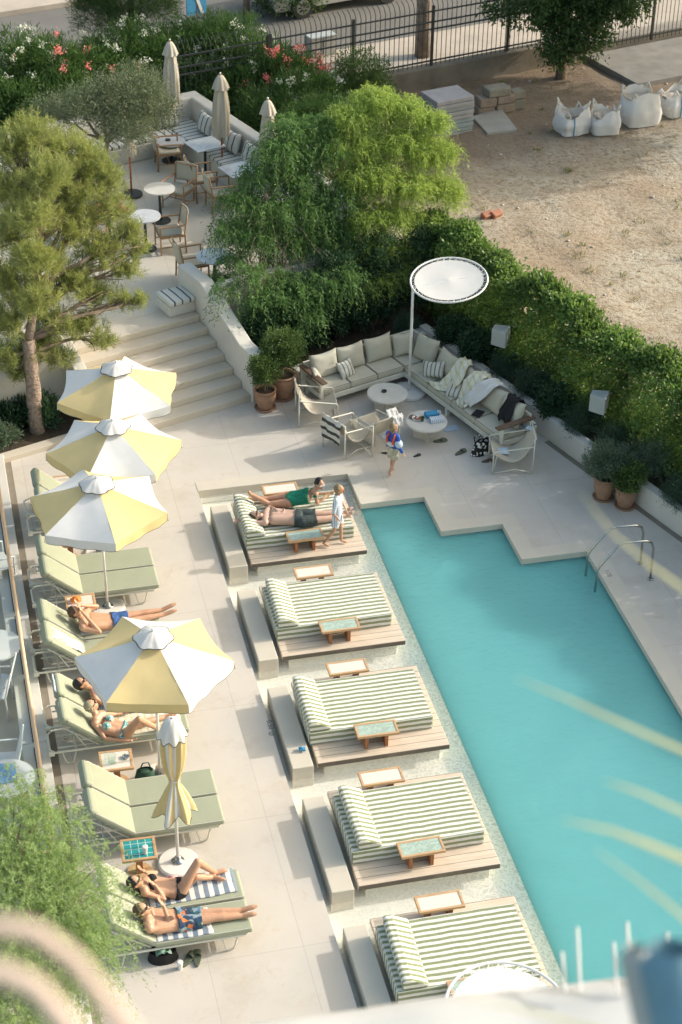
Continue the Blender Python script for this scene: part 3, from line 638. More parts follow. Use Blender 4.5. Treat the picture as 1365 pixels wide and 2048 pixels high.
# folded umbrella
t=thing('folded_umbrella','closed yellow and white umbrella tied shut between the loungers','umbrella',(2.25,18.06,0))
MB().tube([(0,0,.05),(0,0,2.55)],.022,10).build('pole',M['whitem'],t,smooth=True)
zz=[2.50,2.42,2.3,2.1,1.9,1.72,1.60,1.52,1.44,1.30,1.12,.98]; rr_=[.03,.10,.13,.135,.125,.10,.066,.056,.075,.135,.20,.235]
def fold(u,v,m1=6,ph=0,amp=.22,inn=0):
    a=2*PI*u; k=v*(len(zz)-1); i=min(int(k),len(zz)-2); f=k-i
    r_=rr_[i]*(1-f)+rr_[i+1]*f; z=zz[i]*(1-f)+zz[i+1]*f
    q=r_*(1+amp*math.cos(m1*a+ph)+.10*math.cos(13*a+3*v))
    return (q*math.cos(a)*1.05,q*math.sin(a),z-.06*math.cos(m1*a+ph)*v*v)
fm=MB(); nu,nv=72,26
vs=[fold(i/nu,j/nv) for j in range(nv+1) for i in range(nu)]
fs=[];mi=[]
for j in range(nv):
    for i in range(nu): fs.append((j*nu+i,j*nu+(i+1)%nu,(j+1)*nu+(i+1)%nu,(j+1)*nu+i)); mi.append(0 if (math.cos(2*PI*6*(i+.5)/nu)>-.35) != (abs((i+.5)/nu-.62)<.06) else 1)
fm.v=[tuple(p) for p in vs]; fm.f=fs; fm.mi=mi
co_=fm.build('canopy',[M['yellow'],M['whitec']],t,smooth=True)
e=MB(); e.tube([fold(i/nu,1) for i in range(nu)],.005,4,True); e.build('trim',M['trim'],co_)
cz=MB(); 
def fcap(u,v):
    a=2*PI*u; q=.02+.165*v**.7*(1+.12*math.cos(8*a)*v); return (q*math.cos(a),q*math.sin(a),2.57-.30*v**1.6-.02*math.cos(8*a)*v)
cz.grid(fcap,56,8); cc=cz.build('vent_cap',M['white'],t,smooth=True)
e=MB(); e.tube([fcap(i/56,1) for i in range(56)],.006,4,True); e.build('cap_trim',M['trim'],cc)
MB().tube([(.068*math.cos(a)*1.05,.068*math.sin(a),1.53) for a in [2*PI*i/20 for i in range(20)]],.008,5,True).build('strap',M['white'],t)
base_part(t)
# ---- round laced parasols
def round_parasol(foot,cen,zc,r,lab,tilt=(0,0)):
    t=thing('round_parasol',lab,'parasol',(foot[0],foot[1],0),group='round white laced parasols')
    c=Vector((cen[0]-foot[0],cen[1]-foot[1],zc)); Mx=Matrix.Translation(c)@Matrix.Rotation(tilt[0],4,'X')@Matrix.Rotation(tilt[1],4,'Y')
    a=MB(Mx); a.tube([(r*math.cos(2*PI*i/60),r*math.sin(2*PI*i/60),0) for i in range(60)],.018,8,True); a.build('rim',M['whitem'],t,smooth=True)
    d=MB(Mx); ri=r-.075; n=60
    d.grid(lambda u,v:(ri*v*math.cos(2*PI*u)*(1+.008*math.cos(2*PI*u*36)*v),ri*v*math.sin(2*PI*u)*(1+.008*math.cos(2*PI*u*36)*v),.0-.02*math.sin(PI*v)),144,8); d.build('canopy',M['white'],t,smooth=True)
    l=MB(Mx)
    for i in range(36):
        a0=2*PI*i/36; a1=2*PI*(i+.5)/36; a2=2*PI*(i+1)/36
        l.tube([(r*math.cos(a0),r*math.sin(a0),.0),(ri*.99*math.cos(a1),ri*.99*math.sin(a1),.004),(r*math.cos(a2),r*math.sin(a2),0)],.0045,4)
    l.build('lacing',M['whitem'],t)
    k=Vector((0,0,0)); dirv=Vector((-c.x,-c.y,0)); 
    top=Mx@Vector((-(r)*1.0,0,0)) if abs(c.x)>.3 else Mx@Vector((0,-r,0))
    MB().tube([(0,0,.04),(0,0,zc-.35),(0,0,top.z-.02)],.026,12).build('pole',M['whitem'],t,smooth=True)
    MB().tube([(0,0,top.z-.03),tuple(top)],.02,8).build('arm',M['whitem'],t,smooth=True)
    MB().tube([tuple(Mx@Vector((-r,0,-.02))),tuple(Mx@Vector((r,0,-.02)))],.012,6).build('cross_bar',M['whitem'],t)
    MB().lathe([(.01,0),(.33,0),(.335,.02),(.33,.07),(.01,.075)],n=40).build('base',M['paint'],t,bevel=.01)
pc=G(895,567,2.5); pf=G(818,786,0); 
round_parasol(pf,(pf.x+.72,pf.y+.10),2.30,.72,'round white laced parasol standing over the corner sofa',(R(7),R(-6)))
pc=G(1016,2024,2.4); round_parasol((pc.x-.75,pc.y-.02),(pc.x,pc.y),2.4,.68,'round white laced parasol at the bottom edge over the nearest daybed',(R(3),R(3)))
# ---- pool ladder
t=thing('pool_ladder','stainless steel pool ladder with two curved handrails at the pool edge','ladder',(10.15,23.15,0))
def lad(y0,y1,name='handrail'):
    a=[(-.20,y0,-.9),(-.20,y0,.30),(-.17,y0,.40),(.12,y0,.78),(.22,y0,.82),(.60,y1,.80),(.70,y1,.75),(.74,y1,.62),(.76,y1,.0)]
    MB().tube(a,.021,10).build(name,M['steel'],t,smooth=True); MB().lathe([(.05,0),(.05,.015),(.025,.02)],(.76,y1,.004),16).build('foot_flange',M['steel'],t)
lad(.19,.19); lad(-.27,-.27)
for z in (-.22,-.45,-.68): MB().box(-.26,-.14,-.26,.18,z-.012,z+.012).build('step',M['dark'],t,bevel=.005)
# depth marks
def text(s,loc,rz,size,name,lab):
    c=D.curves.new(name,'FONT'); c.body=s; c.size=size; c.extrude=.0008; c.align_x='CENTER'; o=D.objects.new('tmp',c); COL.objects.link(o)
    dg=bpy.context.evaluated_depsgraph_get(); me=D.meshes.new_from_object(o.evaluated_get(dg)); D.objects.remove(o)
    q=D.objects.new(name,me); me.materials.append(M['marking']); COL.objects.link(q); q.location=loc; q.rotation_euler=(0,0,rz); tag(q,lab,'marking'); return q
M['marking']=mat('marking_paint',(.16,.16,.15),.7,.1,10)
p=G(536,1450,.006); text('0.50',p,R(-90),.12,'depth_marking','small dark 0.50 depth figure painted on the deck beside the middle daybed')
p=G(543.5,1467,.006); o=MB(); o.tube([(.04*math.cos(a),.04*math.sin(a),0) for a in [2*PI*i/20 for i in range(20)]],.004,4,True); o.tube([(-.03,.03,0),(.03,-.03,0)],.004,4); q=o.build('no_diving_marking',M['marking'],label='tiny round no diving symbol painted on the deck near the middle daybed',cat='marking'); q.location=p
p=G(1213,1147,.006); text('1.20',p,R(-90),.11,'depth_marking','small depth figure painted on the deck left of the ladder rail')
# ================================================================ lounge corner
t=thing('corner_sofa','L shaped white framed corner sofa with cream seat cushions below the hedge','sofa',tuple(O0),TH)
f=MB()
f.box(-1.13,-.42,-.46,2.60,.17,.27); f.build('seat_frame',M['cream'],t,bevel=.01)
f=MB(); f.box(-2.98,-.42,2.60,3.36,.17,.27); f.build('seat_frame',M['cream'],t,bevel=.01)
k=MB(); k.box(-.46,-.42,-.46,3.36,.27,.68); k.box(-2.98,-.46,3.32,3.36,.27,.68); k.build('back_frame',M['cream'],t,bevel=.008)
for x,y in [(-1.1,-.42),(-1.1,1.2),(-1.6,2.64),(-2.9,2.64),(-.5,-.42),(-.5,3.3),(-2.9,3.28)]: MB().box(x-.035,x+.035,y-.035,y+.035,0,.17).build('leg',M['cream'],t,bevel=.004)
for x in (-1.11,-.44): MB().box(x-.03,x+.03,-.50,-.44,0,.60).build('arm_post',M['cream'],t,bevel=.005)
MB().box(-1.22,-.38,-.53,-.40,.60,.635).build('arm_rest',M['armwood'],t,bevel=.01)
for y in (2.62,3.33): MB().box(-3.04,-2.98,y-.03,y+.03,0,.60).build('arm_post',M['cream'],t,bevel=.005)
MB().box(-3.07,-2.95,2.50,3.36,.60,.635).build('arm_rest',M['armwood'],t,bevel=.01)
def seat(x0,x1,y0,y1):
    o=MB().box(x0,x1,y0,y1,.272,.40).build('seat_cushion',M['linen'],t,bevel=.035,seg=3)
    e=MB(); 
    for z in (.392,.285): e.tube([(x0+.012,y0+.012,z),(x1-.012,y0+.012,z),(x1-.012,y1-.012,z),(x0+.012,y1-.012,z)],.005,4,True)
    e.build('piping',M['linenpipe'],o)
for i in range(4): seat(-1.13,-.50,-.42+.755*i,-.42+.755*(i+1)-.008)
for i in range(3): seat(-2.95+.61*i,-2.95+.61*(i+1)-.008,2.62,3.28)
seat(-1.12,-.5,2.61,3.28)
def pil(w,h,th_,x,y,z,yaw,lean,mt,lab,name='pillow',roll=0,group=None,sag=.02,seed=0,local=True):
    o=MB().pillow(w,h,th_,n=14,sag=sag,seed=seed).build(name,M[mt],smooth=True,label=lab,cat='cushion',group=group,weld=True)
    base=LM if local else Matrix.Identity(4)
    o.matrix_world=base@Matrix.Translation((x,y,z))@Matrix.Rotation(yaw,4,'Z')@Matrix.Rotation(lean,4,'X')@Matrix.Rotation(roll,4,'Z'); return o
gp='back cushions of the corner sofa'
# back cushions left wing (lean against +y back)
for i,(x,lab) in enumerate([(-2.62,'cream back cushion at the left end of the corner sofa'),(-2.02,'cream back cushion second from the left end of the corner sofa'),(-1.38,'cream back cushion third from the left, just left of the parasol pole')]):
    pil(.62,.50,.20,x,3.15,.62,0,R(72),'linen',lab,'back_cushion',group=gp,seed=i)
pil(.46,.46,.18,-.86,3.05,.61,R(-8),R(70),'linen','cream back cushion in the corner right of the parasol pole','back_cushion',group=gp,seed=4)
for i,(y,lab) in enumerate([(2.62,'cream back cushion first down the right wing from the sofa corner'),(1.90,'cream back cushion leaning behind the striped pillow'),(1.12,'cream back cushion under the yellow white blanket'),(.42,'cream back cushion below the draped white towel'),(-.12,'cream back cushion at the near end under the black shirt')]):
    pil(.60,.52,.20,-.62,y,.63,R(-90+[8,4,-3,2,0][i]),R(70),'linen',lab,'back_cushion',group=gp,seed=7+i,roll=R([3,-4,2,0,3][i]))
pil(.36,.36,.14,-2.28,2.92,.53,R(12),R(58),'greystripe','small grey striped pillow on the left wing of the sofa',seed=3)
pil(.5,.34,.16,-.88,2.02,.55,R(-75),R(55),'greystripe','long grey striped pillow on the right wing of the sofa',seed=5,roll=R(18))
pil(.36,.36,.13,-.90,1.22,.50,R(-60),R(35),'greystripe','small grey striped pillow half under the blanket',seed=6)
pil(.42,.4,.14,-2.88,3.0,.50,R(70),R(62),'linen','plain cream pillow against the left arm of the sofa',seed=9)
def cloth(name,mt,lab,fn,nu=24,nv=14,cat='towel',th=.008,parent=None):
    o=MB().grid(fn,nu,nv).build(name,M[mt],smooth=True,label=lab,cat=cat)
    s=o.modifiers.new('solid','SOLIDIFY'); s.thickness=th; return o
def nz(x,y,s,a): return a*noise.noise(Vector((x*s,y*s,s)))
M['blanket']=stripes('pale_check',(.72,.71,.62),(.66,.60,.34),.10,.3,0)
def drape(path,w0,axis,wr=.03,seed=0):
    """cloth following a path of (x,y,z) points, spread w along axis"""
    P=[Vector(p) for p in path]
    def fn(u,v):
        k=v*(len(P)-1); i=min(int(k),len(P)-2); f=k-i; f2=f*f*(3-2*f); p=P[i].lerp(P[i+1],f2*.5+f*.5)
        ww=w0*(1-.25*math.sin(v*4+seed)**2); q=p+Vector(axis)*(ww*(u-.5))
        q.z+=nz(u*3+seed,v*2,1.7,wr)+wr*.35*math.sin(u*14+v*3+seed); q.x+=nz(u*2,v*5+seed,1.3,wr); return LM@q
    return fn
cloth('blanket','blanket','pale yellow checked blanket thrown across the right wing of the sofa',drape([(-.45,1.45,.88),(-.62,1.42,.90),(-.86,1.36,.66),(-1.0,1.5,.46),(-1.12,1.75,.43)],.42,(0.1,1,0),.05,1))
cloth('blanket','blanket','second pale blanket bunched over the sofa back near the first',drape([(-.42,.9,.86),(-.60,.9,.92),(-.82,.92,.70),(-.95,.9,.45),(-1.10,.82,.42)],.40,(0,1,0),.05,4))
cloth('towel','white','white towel draped over the sofa back beside the black shirt',drape([(-.40,.45,.86),(-.56,.5,.93),(-.74,.56,.86),(-.92,.7,.60),(-1.0,.8,.44)],.42,(0,1,0),.04,7))
cloth('shirt','black','black shirt hung over the near end of the sofa back',drape([(-.40,-.10,.70),(-.52,-.10,.92),(-.66,-.12,.88),(-.80,-.14,.62),(-.84,-.15,.48)],.36,(0,1,0),.05,9),cat='clothes')
b=MB(LM@Matrix.Translation((-.98,.42,.42))); b.M=b.M@Matrix.Rotation(.5,4,'Z'); b.grid(lambda u,v:((u-.5)*.26,(v-.5)*.18,.05*math.sin(PI*u)*math.sin(PI*v)*(1+.6*noise.noise(Vector((u*6,v*6,1))))),14,10); b.build('cap',M['black'],smooth=True,label='small black cap lying on the sofa seat',cat='cap')
# coffee tables
def coffee(x,y,lab,r=.385):
    t=thing('coffee_table',lab,'table',tuple(L(x,y)),TH+.3,group='round white coffee tables')
    MB().lathe([(.01,.30),(r-.01,.30),(r,.31),(r,.335),(r-.008,.345),(.01,.345)],n=48).build('table_top',M['whitestone'],t)
    b=MB(); n=16; poly=[]
    for k in range(4):
        a0=PI/4+k*PI/2; a1=a0+PI/2; p=Vector((.24*math.cos(a0),.24*math.sin(a0))); q=Vector((.24*math.cos(a1),.24*math.sin(a1)))
        for i in range(6):
            s_=i/6; m_=p.lerp(q,s_); inn=m_.normalized()*.06*math.sin(PI*s_) if m_.length else 0; poly.append(tuple(m_-Vector(inn)))
    b.prism(poly,0,.298); b.build('base',M['coping'],t); return t
coffee(-1.92,2.02,'round white coffee table with an ashtray beside the parasol base'); coffee(-1.87,.80,'round white coffee table covered with food and drinks')
tp=L(-1.95,2.08,.345); a=MB(Matrix.Translation(tp)); a.lathe([(.01,0),(.045,0),(.05,.028),(.038,.028),(.034,.008),(.01,.008)],n=16); a.build('ashtray',M['dark'],label='small dark ashtray on the coffee table by the parasol',cat='ashtray')
c0=L(-1.87,.80,.346)
def disc(x,y,r,h,mt,name,lab,cat,z=0): 
    b=MB(Matrix.Translation(c0+Vector((x,y,z)))); b.lathe([(.005,0),(r*.7,0),(r,h),(r*.93,h),(r*.6,h*.4),(.005,h*.4)],n=20); return b.build(name,M[mt],label=lab,cat=cat,smooth=False)
disc(-.14,.10,.11,.02,'plate','plate','white plate of leftovers on the near coffee table','plate')
b=MB(Matrix.Translation(c0+Vector((-.14,.10,.014))))
for i in range(9): b.sph((rnd(-.06,.06),rnd(-.05,.05),rnd(0,.012)),rnd(.012,.03),rnd(.012,.03),rnd(.008,.016),8)
b.build('food',M['food'],label='orange brown leftovers heaped on the white plate',cat='food')
disc(-.22,.16,.075,.02,'armwood','bowl','brown bowl at the far left of the near coffee table','bowl')
disc(-.08,.0,.035,.09,'greenp','cup','small green cup on the near coffee table','cup')
b=MB(Matrix.Translation(c0+Vector((.14,.14,0)))@Matrix.Rotation(.1,4,'Z')); b.box(-.13,.13,-.07,.07,0,.08); b.build('magazine_box',M['bluep'],bevel=.006,label='blue printed box on the near coffee table',cat='box')
b=MB(Matrix.Translation(c0+Vector((.17,-.05,0)))@Matrix.Rotation(.05,4,'Z')); b.box(-.13,.13,-.08,.08,0,.035); b.box(-.12,.125,-.075,.075,.036,.066); b.build('folded_towel',M['bluestripe'],bevel=.008,label='folded white and blue towel stack on the near coffee table',cat='towel')
disc(.27,.12,.035,.10,'plate','cup','white cup at the right rim of the near coffee table','cup'); 
p=G(903,857,.006); b=MB(Matrix.Translation(p)@Matrix.Rotation(.05,4,'Z')); b.box(-.14,.14,-.09,.09,0,.006); b.build('paper',M['paleblue'],label='pale blue sheet of paper on the floor by the coffee table',cat='paper')
# sling chairs
def sling(loc,rz,lab):
    t=thing('sling_chair',lab,'chair',loc,rz,group='canvas sling lounge chairs')   # faces +x
    for y in (-.30,.30):
        f=MB(); f.tube([(.36,y,.01),(.36,y,.44),(.33,y,.46),(-.34,y,.56),(-.36,y,.60)],.013,8); f.tube([(-.36,y,.01),(-.36,y,.72)],.013,8); f.tube([(.36,y,.02),(.30,y,.40)],.008,6)
        f.tube([(.36,y,.02),(-.05,y,.10),(-.36,y,.02)],.010,6); f.build('side_frame',M['cream'],t,smooth=True)
    c=MB(); c.tube([(-.38,-.30,.72),(-.38,.30,.72)],.012,8); c.tube([(.36,-.30,.40),(.36,.30,.40)],.012,8); c.tube([(.36,-.30,.02),(.36,.30,.02)],.01,6); c.build('cross_bar',M['cream'],t,smooth=True)
    pr=[(-.40,.74),(-.30,.52),(-.18,.33),(-.02,.235),(.16,.27),(.37,.40)]
    def fn(u,v):
        k=v*(len(pr)-1); i=min(int(k),len(pr)-2); f=k-i
        p0=Vector(pr[max(i-1,0)]);p1=Vector(pr[i]);p2=Vector(pr[i+1]);p3=Vector(pr[min(i+2,len(pr)-1)])
        q=.5*((2*p1)+(p2-p0)*f+(2*p0-5*p1+4*p2-p3)*f*f+(3*p1-p0-3*p2+p3)*f**3); return (q.x,(u-.5)*.56,q.y)
    o=MB().grid(fn,8,24).build('sling',M['canvas'],t,smooth=True); s=o.modifiers.new('s','SOLIDIFY'); s.thickness=.008
    return t
def at(u,v,z=0): p=G(u,v,z); return (p.x,p.y,0)
p=L(-3.25,2.42); sling(tuple(p),TH+R(-25),'canvas sling chair beside the left arm of the sofa')
p=L(-3.28,1.25); sling(tuple(p),TH+R(8),'canvas sling chair with a black and white striped towel over its back')
p=G(748,880); sling((7.46,27.95,0),R(112),'canvas sling chair seen from behind with a white shirt on its back')
p=L(-1.12,-.80); sling(tuple(p),TH+R(150),'canvas sling chair near the black bag with a towel over its back')
def chairdrape(C,rz,mt,lab,w_=.34,y0=0,name='towel',dn=.42,fr=.2):
    Mx=Matrix.Translation(C)@Matrix.Rotation(rz,4,'Z')
    P=[(-.20,fr+.28),(-.33,.62),(-.385,.745),(-.43,.70),(-.44,.70-dn*.5),(-.43,.70-dn)]
    def fn(u,v):
        k=v*(len(P)-1); i=min(int(k),len(P)-2); f=k-i; x=P[i][0]*(1-f)+P[i+1][0]*f; z=P[i][1]*(1-f)+P[i+1][1]*f
        return Mx@Vector((x+nz(u*3,v*3+y0,1.9,.03)-.01,(u-.5)*w_+y0+nz(v*4,u,1.1,.02),z+.01))
    return cloth(name,mt,lab,fn,16,20,'towel' if name=='towel' else 'clothes')
chairdrape(L(-3.28,1.25),TH+R(8),'bwtowel','black and white striped towel hanging over the sling chair back',.50)
chairdrape(Vector((7.46,27.95,0)),R(112),'white','white shirt hanging on the back of the middle sling chair',.22,-.2,'shirt',.22,.5)
chairdrape(L(-1.12,-.80),TH+R(150),'bwprint','patterned blue grey towel over the sling chair by the sofa end',.16,-.22,'towel',.45,.4)
b=MB(LM@Matrix.Translation((-1.28,-.70,.30))@Matrix.Rotation(R(150),4,'Z')); b.pillow(.3,.22,.05,seed=2); b.build('folded_shirt',M['paleblue'],smooth=True,label='pale blue shirt folded on the sling chair seat',cat='clothes')
# bag + sandals
p=G(962,907); b=MB(Matrix.Translation(p)@Matrix.Rotation(.2,4,'Z')); 
def bagf(u,v):
    a=2*PI*u; q=1-.25*v+.12*noise.noise(Vector((math.cos(a)*1.5,math.sin(a)*1.5,v*2))); z=.27*v+.04*math.sin(a*2)*v; return (.20*q*math.cos(a),.10*q*math.sin(a),z)
b.grid(bagf,28,8); b.sph((0,0,.12),.16,.08,.08); b.tube([(-.13,0,.25),(-.15,.02,.36),(-.05,.05,.40),(.02,.02,.28)],.012,6); b.build('beach_bag',M['bag_print'],smooth=True,label='black tote bag with white spots on the floor by the sofa',cat='bag')
def sandal(u,v,rz,mt,lab,s=1.):
    p=G(u,v,.0); t=thing('sandal',lab,'sandal',tuple(p),rz)
    pl=[(.14*s*math.cos(a)*(1),.048*s*math.sin(a)*(1+.25*math.cos(a))) for a in [2*PI*i/18 for i in range(18)]]
    MB().prism(pl,.002,.03*s).build('sole',M[mt],t,bevel=.004)
    MB().grid(lambda u_,v_:(.02*s+.09*s*v_,.048*s*math.cos(PI*u_)*1.02,.03*s+.045*s*math.sin(PI*u_)*(1-.4*v_)),10,5).build('strap',M[mt],t,smooth=True)
sandal(881,883,.0,'olivec','dark green sandal lying between coffee table and bag'); sandal(922,906,.5,'olivec','dark green sandal lying just left of the black bag')
sandal(835,912,.3,'dark','small dark child sandal right of the walking child',.6); sandal(772,907,-.3,'dark','small dark child sandal behind the walking child',.6)
sandal(975,923,.1,'armwood','brown sandal under the sling chair by the bag',.8)
# speakers
def speaker(u,v,z,lab):
    p=G(u,v,z); t=thing('speaker',lab,'speaker',tuple(p),TH+R(38),group='grey outdoor speakers on the planter')
    b=MB(); pr=[(-.17,-.13),(.17,-.13),(.10,.17),(-.10,.17)]
    b.prism(pr,-.17,.17); b.build('cabinet',M['grey'],t,bevel=.015)
    b=MB(); b.box(-.145,.145,-.137,-.131,-.145,.145); b.build('grille',mat('grille_grey',(.34,.37,.36),.7,.03,3),t,bevel=.004)
    MB().tube([(.10,.06,.0),(.32,-.06,0),(.62,-.24,-.02)],.022,8).build('bracket',M['grey'],t)
    b=MB(); b.lathe([(.001,0),(.014,0),(.014,.004),(.001,.004)],n=12); o=b.build('badge',M['dark'],t); o.location=(.0,-.138,-.12); o.rotation_euler=(R(90),0,0)
speaker(1003,672,1.22,'grey box speaker on a bracket nearer the sofa corner'); speaker(1200,804,1.18,'grey box speaker on a bracket nearer the ladder')
# pots
def pot(u,v,r,h,lab,rib=True):
    p=G(u,v,0); t=thing('plant_pot',lab,'plant pot',tuple(p),rnd(0,6),group='terracotta pots on the deck')
    pr=[(.01,.03),(r*.66,.03)]
    for i in range(13):
        q=i/12; rr=r*(.68+.36*math.sin(min(1,q*1.15)*PI*.52)-.02)+(.008*math.sin(q*34) if rib else 0); pr.append((rr,.03+q*(h-.07)))
    pr+=[(r*1.06,h-.04),(r*1.06,h),(r*.93,h),(r*.90,h-.06),(.01,h-.06)]
    MB().lathe(pr,n=32).build('pot',M['terracotta'],t,smooth=True)
    MB().lathe([(.01,h-.058),(r*.9,h-.058),(r*.9,h-.05),(.01,h-.045)],n=20).build('soil',M['soil'],t)
    MB().lathe([(.01,0),(r*.95,0),(r*1.05,.035),(r*.95,.035),(r*.9,.015),(.01,.015)],n=32).build('saucer',M['terracotta'],t)
    return p
POTS=[pot(531,816,.20,.42,'ribbed terracotta pot nearer the steps with a round bush'),pot(566,793,.23,.50,'large terracotta pot behind the ribbed one'),pot(1207,995,.19,.44,'terracotta pot by the planter wall, left of two'),pot(1250,1012,.185,.40,'terracotta pot by the planter wall, right of two',False)]
# ================================================================ vegetation
def leafmesh(name,P,Dv,ln,wd,mt,parent=None,tone=None,bend=0.0,**kw):
    P=np.asarray(P,float); Dv=np.asarray(Dv,float); n=len(P)
    Dv=Dv/np.maximum(np.linalg.norm(Dv,axis=1,keepdims=True),1e-6)
    r=RNG.normal(size=(n,3)); S=np.cross(Dv,r); S/=np.maximum(np.linalg.norm(S,axis=1,keepdims=True),1e-6)
    ln=np.broadcast_to(np.asarray(ln,float),(n,))[:,None]*RNG.uniform(.7,1.25,(n,1)); wd=np.broadcast_to(np.asarray(wd,float),(n,))[:,None]*RNG.uniform(.8,1.2,(n,1))
    V=np.empty((n,4,3)); V[:,0]=P; V[:,1]=P+Dv*ln*.5+S*wd*.5; V[:,2]=P+Dv*ln; V[:,2,2]-=bend*ln[:,0]; V[:,3]=P+Dv*ln*.5-S*wd*.5
    me=D.meshes.new(name); me.vertices.add(n*4); me.vertices.foreach_set('co',V.ravel()); me.loops.add(n*4); me.loops.foreach_set('vertex_index',np.arange(n*4,dtype=np.int32))
    me.polygons.add(n); me.polygons.foreach_set('loop_start',np.arange(0,n*4,4,dtype=np.int32)); me.polygons.foreach_set('loop_total',np.full(n,4,np.int32))
    me.materials.append(mt); me.update()
    tn=RNG.uniform(0,1,n) if tone is None else np.clip(tone+RNG.normal(0,.15,n),0,1)
    at_=me.attributes.new('tone','FLOAT','POINT'); at_.data.foreach_set('value',np.repeat(tn,4).astype(np.float32))
    o=D.objects.new(name,me); COL.objects.link(o)
    if parent is not None: o.parent=parent
    if 'label' in kw: tag(o,kw['label'],kw.get('cat'),kw.get('group'))
    if kw.get('kind'): o['kind']=kw['kind']
    return o
def lobes_sample(lobes,n,shell=.35):
    """lobes: (cx,cy,cz,rx,ry,rz[,w]); returns points,outward dirs, radial fraction"""
    w=np.array([l[6] if len(l)>6 else l[3]*l[4]*l[5] for l in lobes]); w=w/w.sum(); idx=RNG.choice(len(lobes),n,p=w)
    d=RNG.normal(size=(n,3)); d/=np.linalg.norm(d,axis=1,keepdims=True); rad=1-shell*RNG.uniform(0,1,n)**1.3
    A=np.array([l[:6] for l in lobes])[idx]; P=A[:,:3]+d*A[:,3:6]*rad[:,None]
    P+=RNG.normal(0,.06,(n,3))*A[:,3:6].mean(1)[:,None]
    return P,d,rad
def clumps(lobes,nc,per,cr,shell=.6,updir=(0,0,.3),spread=.9):
    C,d,rad=lobes_sample(lobes,nc,shell); tone=RNG.uniform(.1,.9,nc)
    P=np.repeat(C,per,0)+RNG.normal(0,1,(nc*per,3))*cr*.5; Dd=np.repeat(d,per,0)+RNG.normal(0,1,(nc*per,3))*spread+np.array(updir); return P,Dd,np.repeat(tone,per)
def limb(mb,p,q,r0,r1,n=6,wob=.06):
    p=Vector(p);q=Vector(q);pts=[];rs=[]
    for i in range(n+1):
        t_=i/n; x=p.lerp(q,t_); k=(q-p).length*wob*math.sin(PI*t_); x+=Vector((noise.noise(x*1.3)*k*2,noise.noise(x*1.7+Vector((9,9,9)))*k*2,k*.4)); pts.append(x); rs.append(r0*(1-t_)+r1*t_)
    mb.tube(pts,rs,8); return pts
M['bark']=mat('bark',(.26,.20,.15),.9,.3,9,c2=(.10,.075,.055),bumps=.9,bdist=.02,fine=26)
M['pinebark']=mat('pine_bark',(.40,.31,.25),.9,.3,14,c2=(.17,.12,.09),bumps=1.,bdist=.03,fine=22)
LMT={}
def lm(n,c,c2,tr=.35,ro=.5): LMT[n]=leafmat(n,c,c2,tr,ro)
lm('pine_needles',(.37,.40,.15),(.18,.22,.09),.35); lm('willow_leaves',(.37,.47,.14),(.16,.24,.07),.5); lm('pepper_leaves',(.17,.29,.10),(.06,.13,.055),.4)
lm('olive_leaves',(.24,.28,.17),(.10,.13,.08),.2); lm('oleander_leaves',(.11,.20,.055),(.035,.075,.03),.3,.4); lm('hedge_leaves',(.20,.31,.09),(.05,.095,.035),.35,.4)
lm('rosemary_leaves',(.08,.14,.085),(.03,.06,.045),.2); lm('dark_leaves',(.06,.12,.06),(.022,.055,.03),.2); lm('ficus_leaves',(.13,.20,.06),(.05,.09,.03),.25,.4); lm('plane_leaves',(.09,.16,.055),(.03,.065,.028),.3)
lm('pink_petals',(.95,.36,.34),(.90,.20,.24),.35); lm('white_petals',(.80,.80,.74),(.65,.65,.58),.3); lm('grass_blades',(.25,.25,.11),(.13,.15,.06),.3); lm('lavender_leaves',(.16,.22,.15),(.07,.11,.08),.25); lm('frontal_leaves',(.36,.46,.22),(.17,.26,.11),.45)
lm('palm_blade',(.90,.86,.62),(.84,.79,.54),.5); lm('red_petals',(.75,.05,.03),(.6,.03,.02),.3)
def tup(v): return (v.x,v.y,v.z)
def lobe(u,v,y,rx,ry,rz): p=AY(u,v,y); return (p.x,p.y,p.z,rx,ry,rz)
def rel(lobes,o): return [(l[0]-o[0],l[1]-o[1],l[2]-o[2])+tuple(l[3:]) for l in lobes]
# ---- big pine
base=Vector((1.46,29.6,0))
t=thing('pine_tree','tall bushy pine with yellow green needles left of the steps','tree',tuple(base))
lb=[]
for (u,v,y,r) in [(60,430,29.6,.42),(70,520,29.5,.4),(95,350,30.0,.45),(75,600,29.4,.36),(60,275,31.3,.5),(120,300,31.4,.5),(20,300,31.2,.45),(180,320,31.3,.42),(85,345,31,.55),(15,380,30.8,.5),(150,385,31,.5),(215,365,31.2,.36),(70,425,30.6,.5),(220,425,31,.42),(140,455,30.7,.5),(15,470,30.4,.5),(255,470,31,.32),(200,505,30.8,.45),(75,520,30.3,.5),(250,540,30.7,.32),(10,560,30.1,.45),(140,565,30.4,.45),(195,590,30.5,.38),(60,605,30.1,.45),(245,605,30.4,.26),(278,603,30.3,.16),(110,650,30.1,.42),(10,650,29.9,.4),(170,655,30.2,.34),(60,700,29.9,.36),(205,685,30.1,.26),(120,715,29.9,.26),(10,715,29.7,.3),(35,745,29.8,.2),(280,500,30.9,.18)]:
    lb.append(lobe(u,v,y,r,r,r*.72)+(r*r,))
lb=rel(lb,base)
tb=MB(); top=Vector((.55,1.6,4.9)); pts=limb(tb,(0,0,-.05),(.0,.1,1.9),.15,.12,8,.02); pts+=limb(tb,pts[-1],top,.09,.02,8,.05)
tb.build('trunk',M['pinebark'],t,smooth=True)
bm_=MB()
